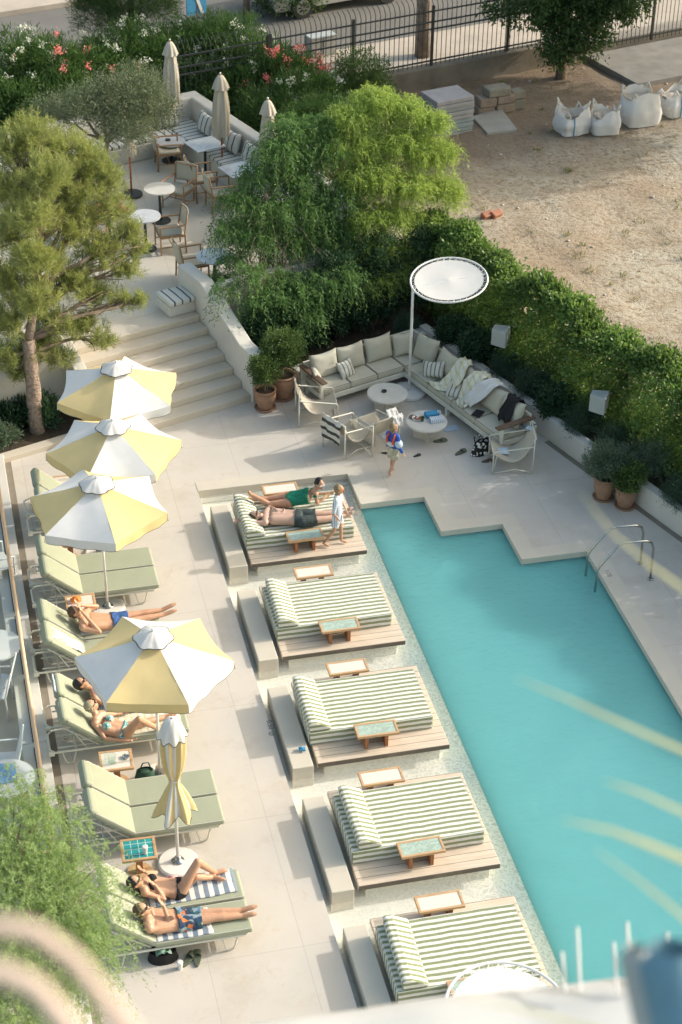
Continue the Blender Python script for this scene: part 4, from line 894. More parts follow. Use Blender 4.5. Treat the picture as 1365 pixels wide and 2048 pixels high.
for l in lb:
    c=Vector(l[:3]); h=min(max((c.z-.6)/5,0),1); s=pts[6+int(h*(len(pts)-8))]; 
    q=limb(bm_,s,c,.045,.015,6,.1)
    for k in range(9):
        d=Vector((rnd(-1,1)*l[3],rnd(-1,1)*l[4],rnd(-.6,1)*l[5]))*.85; limb(bm_,q[3].lerp(c,rnd(0,1)),c+d,.016,.005,4,.1)
bm_.build('branches',M['bark'],t,smooth=True)
nc=4000
C,d,rad=lobes_sample(lb,nc,.8); per=30
ax=d*.45+np.array([0,0,.9])+RNG.normal(0,.25,(nc,3)); ax/=np.linalg.norm(ax,axis=1,keepdims=True); tn=RNG.uniform(.15,.85,nc)
P=np.repeat(C,per,0)+np.repeat(ax,per,0)*RNG.uniform(-.08,.11,(nc*per,1)); Dd=np.repeat(ax,per,0)*.8+RNG.normal(0,.55,(nc*per,3))
leafmesh('foliage',P,Dd,.14,.010,LMT['pine_needles'],t,np.repeat(tn,per))
# ---- weeping trees
def weeping(name,lab,base,lb,nst,mt,lean,slen=(.4,1.0),trunkr=.10,leafl=.07,leafw=.011,den=26,pinn=.5,shell=.75,bk=1.0):
    t=thing(name,lab,'tree',tuple(base)); lb=rel(lb,base); tb=MB(); top=Vector(lean); pts=limb(tb,(0,0,-.05),top,trunkr,trunkr*.5,8,.06); tb.build('trunk',M['bark'],t,smooth=True)
    br=MB()
    for l in lb:
        c=Vector(l[:3]); q=limb(br,pts[-1-int(rnd(0,3))],c,.05*bk,.018*bk,6,.12)
        for k in range(7):
            dd=Vector((rnd(-1,1)*l[3],rnd(-1,1)*l[4],rnd(-.3,1)*l[5]))*.9; limb(br,q[3].lerp(c,rnd(0,1)),c+dd,.018*bk,.005*bk,5,.15)
    br.build('branches',M['bark'],t,smooth=True)
    C,d,rad=lobes_sample(lb,nst,shell); n=nst; lens=RNG.uniform(*slen,n); tn=RNG.uniform(.1,.9,n)
    out=d.copy(); out[:,2]=np.abs(out[:,2])*.2; tt=np.tile((np.arange(den)+.5)/den,(n,1))+RNG.uniform(-.02,.02,(n,den))
    hx=out[:,None,:]*(lens[:,None,None]*.45*np.sqrt(tt)[:,:,None]); z=-lens[:,None]*(tt**1.6)*.95+.10*np.sin(tt*PI)
    Pp=C[:,None,:]+hx; Pp[:,:,2]+=z
    sw=RNG.normal(0,1,(n,1,3))*.10*tt[:,:,None]; sw[:,:,2]=0; Pp+=sw; P=Pp.reshape(-1,3)
    Dd=RNG.normal(0,pinn,(n*den,3))+np.array([0,0,-.75]); Dd+=np.repeat(out,den,0)*.5
    leafmesh('foliage',P,Dd,leafl,leafw,mt,t,np.repeat(tn,den)); return t
b1=Vector((6.29,32.33,.1))
pl=[]
for (u,v,y,r) in [(560,300,33.2,.45),(520,350,33,.38),(600,345,33.1,.45),(650,300,33.2,.45),(475,395,32.7,.34),(540,410,32.6,.45),(620,410,32.7,.5),(680,380,32.8,.45),(460,455,32.4,.30),(510,470,32.3,.38),(580,480,32.5,.42),(650,470,32.5,.42),(470,520,32.1,.28),(440,560,32.0,.22),(540,540,32.2,.34),(610,545,32.4,.36),(580,255,33.5,.36),(640,250,33.6,.36),(690,450,32.6,.36),(500,585,32,.25),(455,575,31.2,.22),(550,590,31.1,.30),(600,585,31.2,.32),(515,600,31.0,.22),(640,565,31.3,.36),(690,550,31.4,.34),(620,625,31.0,.25),(570,560,31.4,.34),(500,545,31.4,.26)]:
    r*=rnd(.8,1.); pl.append(lobe(u,v,y,r,r,r*.66)+(r*r,))
weeping('pepper_tree','dark green weeping tree over the dining terrace edge above the steps',b1,pl,4500,LMT['pepper_leaves'],(.1,.3,2.9),(.25,.8),.085,leafw=.018,leafl=.09,den=20,shell=.9,pinn=.65,bk=.12)
b2=Vector((8.4,33.2,.1)); wl=[]
for (u,v,y,r) in [(700,230,33.6,.45),(760,200,33.8,.42),(820,215,33.7,.45),(870,240,33.5,.36),(730,290,33.3,.45),(790,280,33.3,.5),(850,300,33.3,.45),(895,300,33.3,.28),(760,350,32.9,.48),(820,370,32.8,.5),(880,370,33,.38),(720,350,32.9,.4),(905,390,32.9,.22),(790,430,32.5,.45),(850,440,32.6,.38),(740,430,32.5,.4),(770,490,32.2,.36),(820,500,32.2,.32),(870,480,32.5,.26),(720,500,32.2,.3),(800,545,31.9,.26),(760,555,31.8,.28),(715,560,31.8,.28),(840,530,31.9,.2),(680,290,33.3,.32)]:
    r*=rnd(.72,.98); wl.append(lobe(u+rnd(-8,8),v,y,r,r,r*.62)+(r*r,))
weeping('willow_tree','lime green feathery tree in the centre above the corner sofa',b2,wl,5600,LMT['willow_leaves'],(.0,.2,2.6),(.2,.5),.11,leafw=.015,leafl=.10,den=15,pinn=.8,shell=.9,bk=.28)
# ---- olive
def bushy(name,lab,base,lb,nc,per,cr,l,w_,mt,cat='tree',trunk=None,spread=.9,up=(0,0,.3),shell=.6,group=None,isrel=False,stems=True):
    t=thing(name,lab,cat,tuple(base),group=group); base=Vector(base)
    if not isrel: lb=rel(lb,base)
    if trunk:
        tb=MB(); pts=limb(tb,(0,0,-.03),trunk[0],trunk[1],trunk[1]*.6,6,.05); tb.build('trunk',M['bark'],t,smooth=True); s=pts[-1]
    else: s=Vector((0,0,.0))
    if stems:
        br=MB()
        for q in lb:
            c=Vector(q[:3]); mid=limb(br,s+Vector((rnd(-.05,.05),rnd(-.05,.05),0)),c,.02+.01*len(lb)**.3,.008,4,.1)
            for k in range(3): limb(br,mid[2],c+Vector((rnd(-1,1)*q[3],rnd(-1,1)*q[4],rnd(-.4,1)*q[5]))*.8,.012,.004,3,.1)
        br.build('branches' if trunk else 'stems',M['bark'],t,smooth=True)
    P,Dd,tn=clumps(lb,nc,per,cr,shell,up,spread); P[:,2]=np.maximum(P[:,2],.02-0*P[:,2]-base.z*0)
    leafmesh('foliage',P,Dd,l,w_,mt,t,tn); return t
bushy('olive_tree','grey green olive tree behind the pine on the dining terrace',(3.6,37.2,.98),[lobe(270,190,37.8,.75,.8,.6),lobe(210,200,37.6,.6,.7,.5),lobe(310,215,37.9,.55,.6,.4),lobe(150,215,37.5,.55,.6,.35),lobe(250,250,37.2,.65,.7,.35),lobe(100,225,37.8,.5,.5,.3)],1500,26,.16,.075,.014,LMT['olive_leaves'],trunk=((.3,.3,1.3),.08))
# ---- oleanders
def ole(i,u,v,y,r,h,lab,fl=None,mt='oleander_leaves',nc=420,nfl=14,fr=.05):
    p=AY(u,v,y); b=(p.x,p.y,.9); hh=p.z-.9
    lb=[(0,0,hh*.72,r*.9,r*.8,hh*.33),(r*.5,.1,hh*.5,r*.65,r*.6,hh*.4),(-r*.5,-.1,hh*.52,r*.65,r*.6,hh*.4),(0,-r*.4,hh*.35,r*.8,r*.5,hh*.35)]
    t=bushy('oleander_bush',lab,b,lb,nc,22,.17,.15,.024,LMT[mt],'bush',isrel=True,up=(0,0,.7),spread=.75,group='oleander bushes behind the dining terrace')
    if fl:
        k=MB()
        C,d,_=lobes_sample(lb,nfl*6,.1); sel=[j for j in range(len(C)) if d[j][2]>.0 and d[j][1]<.5][:nfl]
        P=[];DD=[]
        for j in sel:
            n=26; P+= list(C[j]+RNG.normal(0,fr,(n,3))+d[j]*.07); DD+=list(RNG.normal(0,1,(n,3))+d[j])
        leafmesh('blossoms',P,DD,.055,.05,LMT[fl],t)
specs=[(20,110,41.8,1.1,'white_petals','oleander bush with white flowers at the far left'),(110,120,41.6,1.0,'pink_petals','oleander bush with red pink flowers left of the olive'),(190,140,41.8,1.1,'pink_petals','dark oleander bush with a few pink flowers behind the olive'),(30,200,40.6,1.0,None,'dark low oleander bush behind the pine top'),(120,190,40.6,.9,None,'dark oleander bush between pine and pink flowers'),
(250,90,42.6,1.1,'white_petals','oleander bush with sparse white flowers below the back pine'),(330,90,42.8,1.2,None,'dark oleander bush behind the first folded parasol'),(400,90,42.8,1.1,None,'oleander bush right behind the second folded parasol'),(440,70,42.8,1.0,'white_petals','tall oleander bush with white flowers at its top'),(500,120,42.0,1.0,'white_petals','oleander bush with white flowers left of the coral ones'),
(570,150,41.2,.9,'pink_petals','oleander bush covered in coral pink flowers by the fence'),(480,180,41.2,.9,None,'dark oleander bush above the striped bench'),(620,190,40.0,.8,'white_petals','oleander bush with white flowers behind the third folded parasol'),(550,220,39.8,.8,None,'dark bush between third folded parasol and bench'),(440,160,41.8,.8,None,'dark oleander bush close behind the bench back')]
for i,(u,v,y,r,flw,lab) in enumerate(specs): ole(i,u,v-34,y,r*1.15,1.5,lab,flw,nfl=60 if 'covered' in lab else (15 if flw=='pink_petals' else 26),nc=620)
bushy('pale_bush','pale flowering bush in front of the black fence',(10.2,40.6,.9),[lobe(720,150,40.6,.7,.7,.6),lobe(740,180,40.3,.6,.6,.5),lobe(690,185,40.3,.6,.6,.5)],420,26,.15,.09,.02,LMT['olive_leaves'] if 0 else LMT['ficus_leaves'],'bush',up=(0,0,.7))
bushy('green_bush','green bush between the lime tree and the oleanders',(9.0,37.5,.9),[lobe(650,235,37.5,.7,.7,.5),lobe(600,260,37.2,.5,.6,.5),lobe(720,230,38,.6,.6,.4),lobe(700,260,36,.6,.6,.6)],800,24,.15,.10,.02,LMT['oleander_leaves'],'bush',up=(0,0,.6))
# ---- back pine, tree over fence, top-centre tree
bushy('pine_tree','dark pine cut off by the top edge above the oleanders',(5.3,44.5,.9),[lobe(250,-10,44.5,1.2,1.1,.7),lobe(310,5,44.3,.6,.7,.5),lobe(190,25,44.3,.6,.6,.45),lobe(230,50,44,.45,.5,.3),lobe(200,-30,44.6,.8,.8,.6)],1300,24,.15,.13,.011,LMT['plane_leaves'],trunk=((.1,0,2.6),.13),up=(0,0,.7),spread=.6)
tr=G(845,112,1.08)
bushy('street_tree','dark trunked street tree behind the fence with leaves above the frame',(tr.x,tr.y,1.05),[(-2.6,.5,5.5,1.0,1,.9),(.4,0,6.6,2.6,1.6,1.2),(2.2,.2,6.8,1.8,1.4,1.0)],1100,16,.35,.13,.06,LMT['plane_leaves'],trunk=((.0,.1,4.4),.21),isrel=True)
bushy('roadside_tree','leafy branches of a street tree cut off by the top edge, left of the trunk',(9.0,48.5,1.0),[lobe(570,-15,48.5,.9,.8,.45),lobe(540,0,48.3,.35,.4,.25),lobe(610,-8,48.4,.5,.5,.4)],260,16,.22,.11,.045,LMT['plane_leaves'],trunk=((.1,.1,2.4),.1))
hb=FN(fl-2.9,-.9,.85)
bushy('broadleaf_tree','dark broad leaved tree hanging over the fence near the gate',tuple(hb),[lobe(1150,20,hb.y,.95,.8,.7),lobe(1200,-30,hb.y,1.1,.9,.8),lobe(1060,20,hb.y+.3,.75,.7,.4),lobe(1120,90,hb.y-.2,.6,.6,.5),lobe(1180,70,hb.y-.1,.55,.6,.5),lobe(1000,10,hb.y+.5,.4,.5,.3),lobe(1260,0,hb.y,.6,.6,.5),lobe(1090,-20,hb.y,.9,.8,.5)],1100,20,.2,.12,.05,LMT['plane_leaves'],trunk=((.0,.0,2.0),.15),up=(0,0,-.3))
# ---- hedge
t=thing('hedge','long clipped green hedge between the planter and the dirt lot','hedge',tuple(O0),TH)
n=15500
xs=[];
y=RNG.uniform(-17,5.0,n); top=2.08+.12*np.sin(y*2.1)+.10*np.sin(y*5.3+1); side=RNG.choice(4,n,p=[.42,.36,.10,.12]); x=np.empty(n); z=np.empty(n)
hx0,hx1=.74,1.18
for s in range(4):
    k=side==s; m_=k.sum()
    if s==0: x[k]=hx0+RNG.normal(0,.09,m_)+.10*np.sin(y[k]*3)+.0; z[k]=RNG.uniform(.4,1,m_)*0+RNG.uniform(.34,2.2,m_)
    elif s==1: x[k]=RNG.uniform(hx0,hx1,m_); z[k]=top[k]+RNG.normal(0,.07,m_)
    elif s==2: x[k]=hx1+RNG.normal(0,.08,m_); z[k]=RNG.uniform(.8,2.1,m_)
    else: x[k]=RNG.uniform(hx0,hx1,m_); z[k]=RNG.uniform(.5,2.0,m_)
z=np.minimum(z,top+.12); C=np.stack([x,y,z],1); per=13; tn=np.clip(.5+.5*np.sin(y*4+z*3)*RNG.uniform(.3,1,n),0,1)
outd=np.stack([np.where(side==0,-1.,np.where(side==2,1.,0.)),np.zeros(n),np.where(side==1,1.,.3)],1)
P=np.repeat(C,per,0)+RNG.normal(0,.06,(n*per,3)); Dd=np.repeat(outd,per,0)+RNG.normal(0,.9,(n*per,3))
leafmesh('foliage',P,Dd,.082,.046,LMT['hedge_leaves'],t,np.repeat(tn,per))
k=MB(); 
for i in range(55):
    yy=-16.5+i*.39; limb(k,(.88+rnd(-.15,.15),yy,.3),(.88+rnd(-.2,.2),yy+rnd(-.2,.2),2.1),.03,.012,4,.1)
k.build('stems',M['bark'],t)
# ---- planter shrubs
sh=[(.36,3.0,.42,.5,'dark_leaves','dark shrub in the planter behind the sofa corner'),(.38,2.2,.42,.55,'dark_leaves','dark shrub between the sofa corner and the first speaker'),(.40,1.35,.40,.5,'rosemary_leaves','bluish rosemary below the speaker nearer the sofa'),(.38,.55,.42,.5,'rosemary_leaves','rosemary shrub between the two speakers, farther one'),(.38,-.2,.42,.55,'dark_leaves','dark shrub in the planter behind the near sofa end'),(.38,-1.0,.44,.55,'rosemary_leaves','rosemary shrub left of the speaker nearer the ladder'),(.38,-1.9,.46,.55,'rosemary_leaves','rosemary shrub right of the speaker nearer the ladder'),(.38,-2.8,.52,.75,'lavender_leaves','large grey green shrub behind the two wall pots'),(.38,-3.8,.5,.6,'rosemary_leaves','rosemary spilling over the wall right of the pots'),(.38,-4.7,.5,.55,'dark_leaves','dark shrub at the right edge of the planter'),
(-3.2,4.45,.48,1.3,'dark_leaves','dark shrub right of the stair wall behind the pots'),(-2.3,4.55,.55,1.7,'dark_leaves','dark shrub below the retaining wall, left of centre'),(-1.4,4.6,.62,2.1,'dark_leaves','dark shrub below the retaining wall in its middle'),(-.5,4.6,.62,2.2,'dark_leaves','dark shrub below the retaining wall at its right end'),(.45,4.4,.55,1.9,'dark_leaves','dark shrub in the corner of the planter and hedge'),(-.2,3.9,.3,.6,'rosemary_leaves','low dark plant right behind the sofa corner')]
for x,y,r,h,mt,lab in sh:
    b=L(x,y,.34 if x>.2 else .1)
    bushy('planter_shrub',lab,tuple(b),[(0,0,h*.55,r*.85,r*.85,h*.42),(r*.4,.1,h*.4,r*.6,r*.6,h*.35),(-r*.4,-.1,h*.4,r*.6,r*.6,h*.35)],int(230*(1+h)),22,.09,.075 if 'dark' in mt else .055,.028 if 'dark' in mt else .008,LMT[mt],'shrub',isrel=True,up=(0,0,.6),group='shrubs in the planting beds')
# potted plants
def potplant(i,h,r,zc,mt,lab,l=.045,w_=.02,trunk=True,nc=300):
    p=POTS[i]; hp=[.36,.44,.38,.34][i]
    bushy('potted_plant',lab,(p.x,p.y,hp),[(0,0,zc,r,r,h)],nc,26,.07,l,w_,LMT[mt],'plant',trunk=((0,0,zc*.6),.02) if trunk else None,isrel=True,up=(0,0,.4),shell=.8)
potplant(0,.27,.31,.50,'ficus_leaves','round clipped bush growing in the ribbed pot')
potplant(1,.36,.42,.62,'ficus_leaves','larger leafy bush growing in the pot behind',nc=420)
potplant(2,.32,.42,.42,'lavender_leaves','wide grey green plant in the left wall pot',.05,.012,nc=420)
potplant(3,.26,.30,.30,'ficus_leaves','small dark plant in the right wall pot',.045,.02,nc=260)
bushy('low_bush','small light green bush at the left edge in front of the terrace wall',tuple(L(-8.9,4.6,.0)),[(0,0,.28,.38,.3,.26),(.3,.1,.2,.25,.22,.2)],200,24,.09,.07,.02,LMT['lavender_leaves'],'bush',isrel=True,up=(0,0,.6))
bushy('bed_plant','dark leafy plant right of the pine trunk',tuple(L(-7.75,4.75,.0)),[(0,0,.35,.3,.25,.3),(-.35,.15,.25,.3,.25,.2)],130,22,.1,.13,.03,LMT['dark_leaves'],'plant',isrel=True,up=(0,0,.8))
bushy('bed_plant','dark leafy plant left of the pine trunk',tuple(L(-8.45,4.95,.0)),[(0,0,.3,.3,.2,.28)],100,22,.1,.11,.03,LMT['dark_leaves'],'plant',isrel=True,up=(0,0,.8))
# ---- lot weeds and pebbles
P=[];DD=[];tn=[]
for i in range(1500):
    p=L(2.2+31*RNG.uniform()**1.3,-22+37*RNG.uniform()); 
    if noise.noise(p*.35)<-.05 and RNG.uniform()<.8: continue
    s_=(p.x-fx0)*fdx+(p.y-fy0)*fdy; o_=-(p.x-fx0)*fdy+(p.y-fy0)*fdx
    if o_>-.3: continue
    n=int(rnd(6,26)); r_=rnd(.03,.16)
    for k in range(n): P.append((p.x+rnd(-r_,r_),p.y+rnd(-r_,r_),lotz(p.x,p.y)-.02)); DD.append((rnd(-1,1),rnd(-1,1),rnd(.4,1.6)))
leafmesh('weeds',P,DD,.13,.014,LMT['grass_blades'],kind='stuff')
pb=MB()
for i in range(900):
    p=L(2.2+31*RNG.uniform()**1.3,-22+37*RNG.uniform()); o_=-(p.x-fx0)*fdy+(p.y-fy0)*fdx
    if o_>-.3: continue
    r_=rnd(.015,.055); pb.sph((p.x,p.y,lotz(p.x,p.y)),r_,r_*rnd(.6,1.3),r_*.6,6)
pb.build('rubble',M['walk'],kind='stuff',smooth=True)

# tree added outside the frame on the right to shade terrace and sacks
bushy('added_shade_tree','unseen dense tree added outside the right edge to shade the terrace and sacks',(22.5,40.2,.9),[(0,0,6.5,2.2,2.4,2.6),(0,-1.6,5.0,1.8,1.6,1.8),(0,1.6,5.5,1.8,1.6,2.2),(.2,-.6,8.6,1.6,1.8,1.3)],2600,14,.5,.30,.16,LMT['plane_leaves'],trunk=((0,0,3.5),.25),isrel=True)
# ================================================================ people
def tcap(mb,a,b,ra,rb,n=12):
    a=Vector(a);b=Vector(b)
    mb.sph(a,ra,n=n); mb.sph(b,rb,n=n)
    if (b-a).length>1e-3: mb.tube([a,b],[ra,rb],n)
def remesh(mb,name,vox,sm=3,fac=.5):
    me=D.meshes.new('tmp'); me.from_pydata(mb.v,[],mb.f); me.update(); o=D.objects.new('tmp',me); COL.objects.link(o)
    r=o.modifiers.new('r','REMESH'); r.mode='VOXEL'; r.voxel_size=vox; r.use_smooth_shade=True
    s=o.modifiers.new('s','SMOOTH'); s.iterations=sm; s.factor=fac
    dg=bpy.context.evaluated_depsgraph_get(); me2=D.meshes.new_from_object(o.evaluated_get(dg)); D.objects.remove(o); D.meshes.remove(me); me2.name=name; return me2
def ell(mb,c,X,Y,Z,n=14):
    """ellipsoid with axis vectors"""
    m_=MB(); m_.sph((0,0,0),1,1,1,n); mb.add([Vector(c)+X*v[0]+Y*v[1]+Z*v[2] for v in m_.v],m_.f)
def person(lab,J,skin,s=1.0,face=(0,0,1),up=(1,0,0),hair='hairb',hairlong=0,female=False,clothes=(),glasses=None,vox=.0095,bulk=1.0,hands={},curly=False,name='person',cat='person',gw=1.0):
    """J: dict of world joints: head,neck,chest,pelvis,shL,shR,elL,elR,haL,haR,hiL,hiR,knL,knR,anL,anR,toL,toR"""
    J={k:Vector(v) for k,v in J.items()}; org=Vector((J['pelvis'].x,J['pelvis'].y,J['pelvis'].z))
    t=thing(name,lab,cat,tuple(org)); 
    for k in J: J[k]=J[k]-org
    f=Vector(face).normalized(); u=Vector(up); u=(u-f*u.dot(f)).normalized(); sd_=u.cross(f)
    mb=MB(); bones=[]
    def bone(n_,a,b,ra,rb):
        tcap(mb,a,b,ra*s*bulk,rb*s*bulk); bones.append((n_,Vector(a),Vector(b),ra*s*bulk,rb*s*bulk))
    H=J['head']
    # head
    ell(mb,H+u*.012*s,sd_*.073*s,f*.090*s,u*.102*s,16); ell(mb,H-u*.055*s+f*.022*s,sd_*.052*s,f*.062*s,u*.055*s)
    ell(mb,H+f*.093*s-u*.012*s,sd_*.013*s,f*.018*s,u*.024*s,8); ell(mb,H+f*.080*s-u*.062*s,sd_*.022*s,f*.014*s,u*.010*s,8)
    for k in (-1,1): ell(mb,H+sd_*.074*s*k-u*.012*s-f*.008*s,sd_*.010*s,f*.018*s,u*.028*s,8)
    bones.append(('head',H,H+u*.02,.09*s,.09*s)); bone('neck',H-u*.05*s-f*.015*s,J['neck'],.046,.052)
    ch,pe=J['chest'],J['pelvis']
    sp=(pe-ch); ax=(J['shL']-J['shR']); ax=(ax-sp.normalized()*ax.dot(sp.normalized())).normalized(); hx=(J['hiL']-J['hiR']).normalized(); dep=ax.cross(sp).normalized()
    w_=.105 if not female else .085
    bone('clav',J['shL'].lerp(J['neck'],.12),J['shR'].lerp(J['neck'],.12),.062,.062)
    bone('clav2',J['neck'].lerp(J['shL'],.5)+sp*.02,J['neck'].lerp(J['shR'],.5)+sp*.02,.065,.065)
    waist=ch.lerp(pe,.58)
    wr=.098 if not female else .082
    for k in (-1,1):
        bone('ribs',ch+ax*k*w_*s,waist+ax*k*.075*s,.088 if not female else .078,wr*.93)
        bone('belly',waist+ax*k*.070*s,pe+hx*k*.075*s,wr*.93,.098)
    bone('core',ch,pe,.085,.088)
    if female:
        fr=dep if dep.dot(J.get('front',Vector(f))-Vector((0,0,0)))>0 else -dep
        for k in (-1,1): ell(mb,ch+ax*k*.075*s+fr*.065*s-sp*.0,ax*.058*s,sp.normalized()*.06*s,fr*.055*s); bones.append(('breast',ch+ax*k*.075*s+fr*.07*s,ch+ax*k*.075*s+fr*.071*s,.058*s,.058*s))
    for k in 'LR':
        bone('uparm'+k,J['sh'+k],J['el'+k],.050 if not female else .041,.037 if not female else .032); bone('forearm'+k,J['el'+k],J['ha'+k],.038 if not female else .032,.024)
        hd=(J['ha'+k]-J['el'+k]).normalized(); 
        if k in hands: hd=(Vector(hands[k])).normalized()
        a_=hd.cross(f if abs(hd.dot(f))<.9 else u).normalized(); nrm=a_.cross(hd)
        pc_=J['ha'+k]+hd*.045*s
        ell(mb,pc_,a_*.040*s,hd*.050*s,nrm*.016*s,10); bones.append(('hand'+k,J['ha'+k],pc_+hd*.1*s,.03*s,.02*s))
        for i,(o_,ln) in enumerate([(-.028,.062),(-.0095,.072),(.0095,.067),(.028,.052)]):
            p0=pc_+hd*.038*s+a_*o_*s; p1=p0+(hd+a_*o_*3).normalized()*ln*.55*s+nrm*.006*s; p2=p1+(hd*.8+nrm*.6).normalized()*ln*.5*s
            tcap(mb,p0,p1,.0092*s,.0086*s,8); tcap(mb,p1,p2,.0086*s,.0075*s,8)
        tcap(mb,pc_-hd*.015*s+a_*.030*s,pc_+hd*.020*s+a_*.062*s,.012*s,.009*s,8)
        bone('thigh'+k,J['hi'+k],J['kn'+k],.088 if not female else .086,.054); bone('shin'+k,J['kn'+k].lerp(J['an'+k],.0),J['kn'+k].lerp(J['an'+k],.35),.052,.054); bone('calf'+k,J['kn'+k].lerp(J['an'+k],.35),J['an'+k],.052,.035)
        bone('foot'+k,J['an'+k],J['an'+k].lerp(J['to'+k],.75),.036,.034); bone('toe'+k,J['an'+k].lerp(J['to'+k],.75),J['to'+k],.034,.020)
    me=remesh(mb,'body',vox); me.materials.clear(); me.materials.append(M[skin]); bo=D.objects.new('body',me); COL.objects.link(bo); bo.parent=t
    nv=len(me.vertices); V=np.empty(nv*3); me.vertices.foreach_get('co',V); V=V.reshape(-1,3); NR=np.empty(nv*3); me.vertices.foreach_get('normal',NR); NR=NR.reshape(-1,3)
    best=np.full(nv,1e9); bi=np.zeros(nv,int); bt=np.zeros(nv)
    for i,(n_,a,b,ra,rb) in enumerate(bones):
        a=np.array(a);b=np.array(b);ab=b-a;l2=max(ab@ab,1e-9); tt=np.clip((V-a)@ab/l2,0,1); dd=np.linalg.norm(V-a-tt[:,None]*ab,axis=1)-(ra+(rb-ra)*tt)
        k=dd<best; best[k]=dd[k]; bi[k]=i; bt[k]=tt[k]
    names_=np.array([b[0] for b in bones])[bi]
    F=[tuple(p.vertices) for p in me.polygons]
    A=dict(s=s,f=f,u=u,side=sd_,ch=np.array(ch),pe=np.array(pe),sp=np.array(sp.normalized()),splen=sp.length,ax=np.array(ax))
    tor=((V-A['ch'])@A['sp'])/A['splen']
    for (cname,cm,rule,push,extra) in clothes:
        selv=np.array([rule(names_[i],bt[i],tor[i],V[i],A) for i in range(nv)])
        fs=[q for q in F if all(selv[i] for i in q)]
        if not fs: continue
        used=sorted({i for q in fs for i in q}); mp={v:i for i,v in enumerate(used)}
        vv=[]
        for i in used:
            ps=push; 
            if extra: ps=push+extra*(bt[i] if names_[i].startswith('thigh') else 0)+ (.006*noise.noise(Vector(V[i])*22) if push>.008 else 0)
            vv.append(tuple(V[i]+NR[i]*ps*s))
        c=MB(); c.v=vv; c.f=[tuple(mp[i] for i in q) for q in fs]; c.mi=[0]*len(fs)
        co=c.build(cname,M[cm],bo if False else t,smooth=True); so_=co.modifiers.new('s','SOLIDIFY'); so_.thickness=.004; so_.offset=1
    # hair
    hm=MB(); 
    ell(hm,H+u*.030*s-f*.018*s,sd_*.083*s,f*.092*s,u*.092*s,16); ell(hm,H-u*.01*s-f*.045*s,sd_*.078*s,f*.060*s,u*.085*s,14)
    nb=26 if curly else 14
    for i in range(nb):
        a=rnd(-1.5,1.5); b_=rnd(-.3,1.5); d=(sd_*math.sin(a)*math.cos(b_)+u*math.sin(b_)-f*math.cos(a)*math.cos(b_)*.8).normalized()
        r_=.026 if curly else .02; ell(hm,H+u*.018*s-f*.018*s+d*.082*s,sd_*r_*s,f*r_*s,u*r_*s,6)
    if hairlong:
        for i in range(7):
            p=H-f*.06*s+sd_*rnd(-.06,.06)*s; q=p-u*rnd(.1,.16)*s*hairlong-f*rnd(.0,.05)*s+sd_*rnd(-.05,.05); tcap(hm,p,q,.035*s,.022*s,8)
    # cut face opening: only keep hair behind face plane by offsetting ellipsoids (above); remesh
    hme=remesh(hm,'hair',.008,2); hme.materials.clear(); hme.materials.append(M[hair]); ho=D.objects.new('hair',hme); COL.objects.link(ho); ho.parent=t
    if glasses:
        for k in (-1,1):
            g_=MB(); ell(g_,H+f*.088*s+sd_*k*.032*s+u*.012*s,sd_*.026*s*gw,f*.010*s,u*.019*s*gw,12); g_.build('lens' ,M[glasses],t,smooth=True)
        g_=MB(); g_.tube([H+f*.096*s-sd_*.03*s+u*.016*s,H+f*.096*s+sd_*.03*s+u*.016*s],.004,6)
        for k in (-1,1): g_.tube([H+f*.088*s+sd_*k*.055*s+u*.016*s,H+f*.01*s+sd_*k*.080*s+u*.012*s],.004,6)
        g_.build('glasses_frame',M[glasses],t)
    else:
        for k in (-1,1):
            g_=MB(); ell(g_,H+f*.084*s+sd_*k*.030*s+u*.014*s,sd_*.013*s,f*.006*s,u*.007*s,8); g_.build('eye',M['lens'],t,smooth=True)
    g_=MB(); ell(g_,H+f*.090*s-u*.040*s,sd_*.022*s,f*.007*s,u*.007*s,8); g_.build('mouth',M['lip'],t,smooth=True)
    return t
def shorts(len_=.55,top=.80):
    return lambda n,t,tor,v,A: (n.startswith('thigh') and t<len_) or (n in('belly','core','ribs') and tor>top)
def onepiece(n,t,tor,v,A):
    lat=abs(float((v-A['ch'])@A['ax']))/A['s']
    if n.startswith('thigh'): return t<.10 and lat<.05
    if n in('belly','core','breast','ribs'): return -.12<tor<1.12 and lat<.17-max(0,tor-.78)*.42
    return n in('clav','clav2') and .05<lat<.085
def briefs(n,t,tor,v,A): return (n in('belly','core') and tor>.88) or (n.startswith('thigh') and t<.06)
def cups(n,t,tor,v,A): return n=='breast'
def shirt(n,t,tor,v,A): return n in('ribs','belly','core','clav','clav2','breast') or (n.startswith('uparm')) 
def longsl(n,t,tor,v,A): return shirt(n,t,tor,v,A) or n.startswith('forearm') and t<.85
def g(u,v,z): return G(u,v,z)
# --- zoom-space mapping helpers (position of each joint on the ground plan, with its height)
def Zm(ox,oy,sc): return lambda a,b,z: G(ox+a/sc,oy+b/sc,z)
q=Zm(400,930,3.4125)
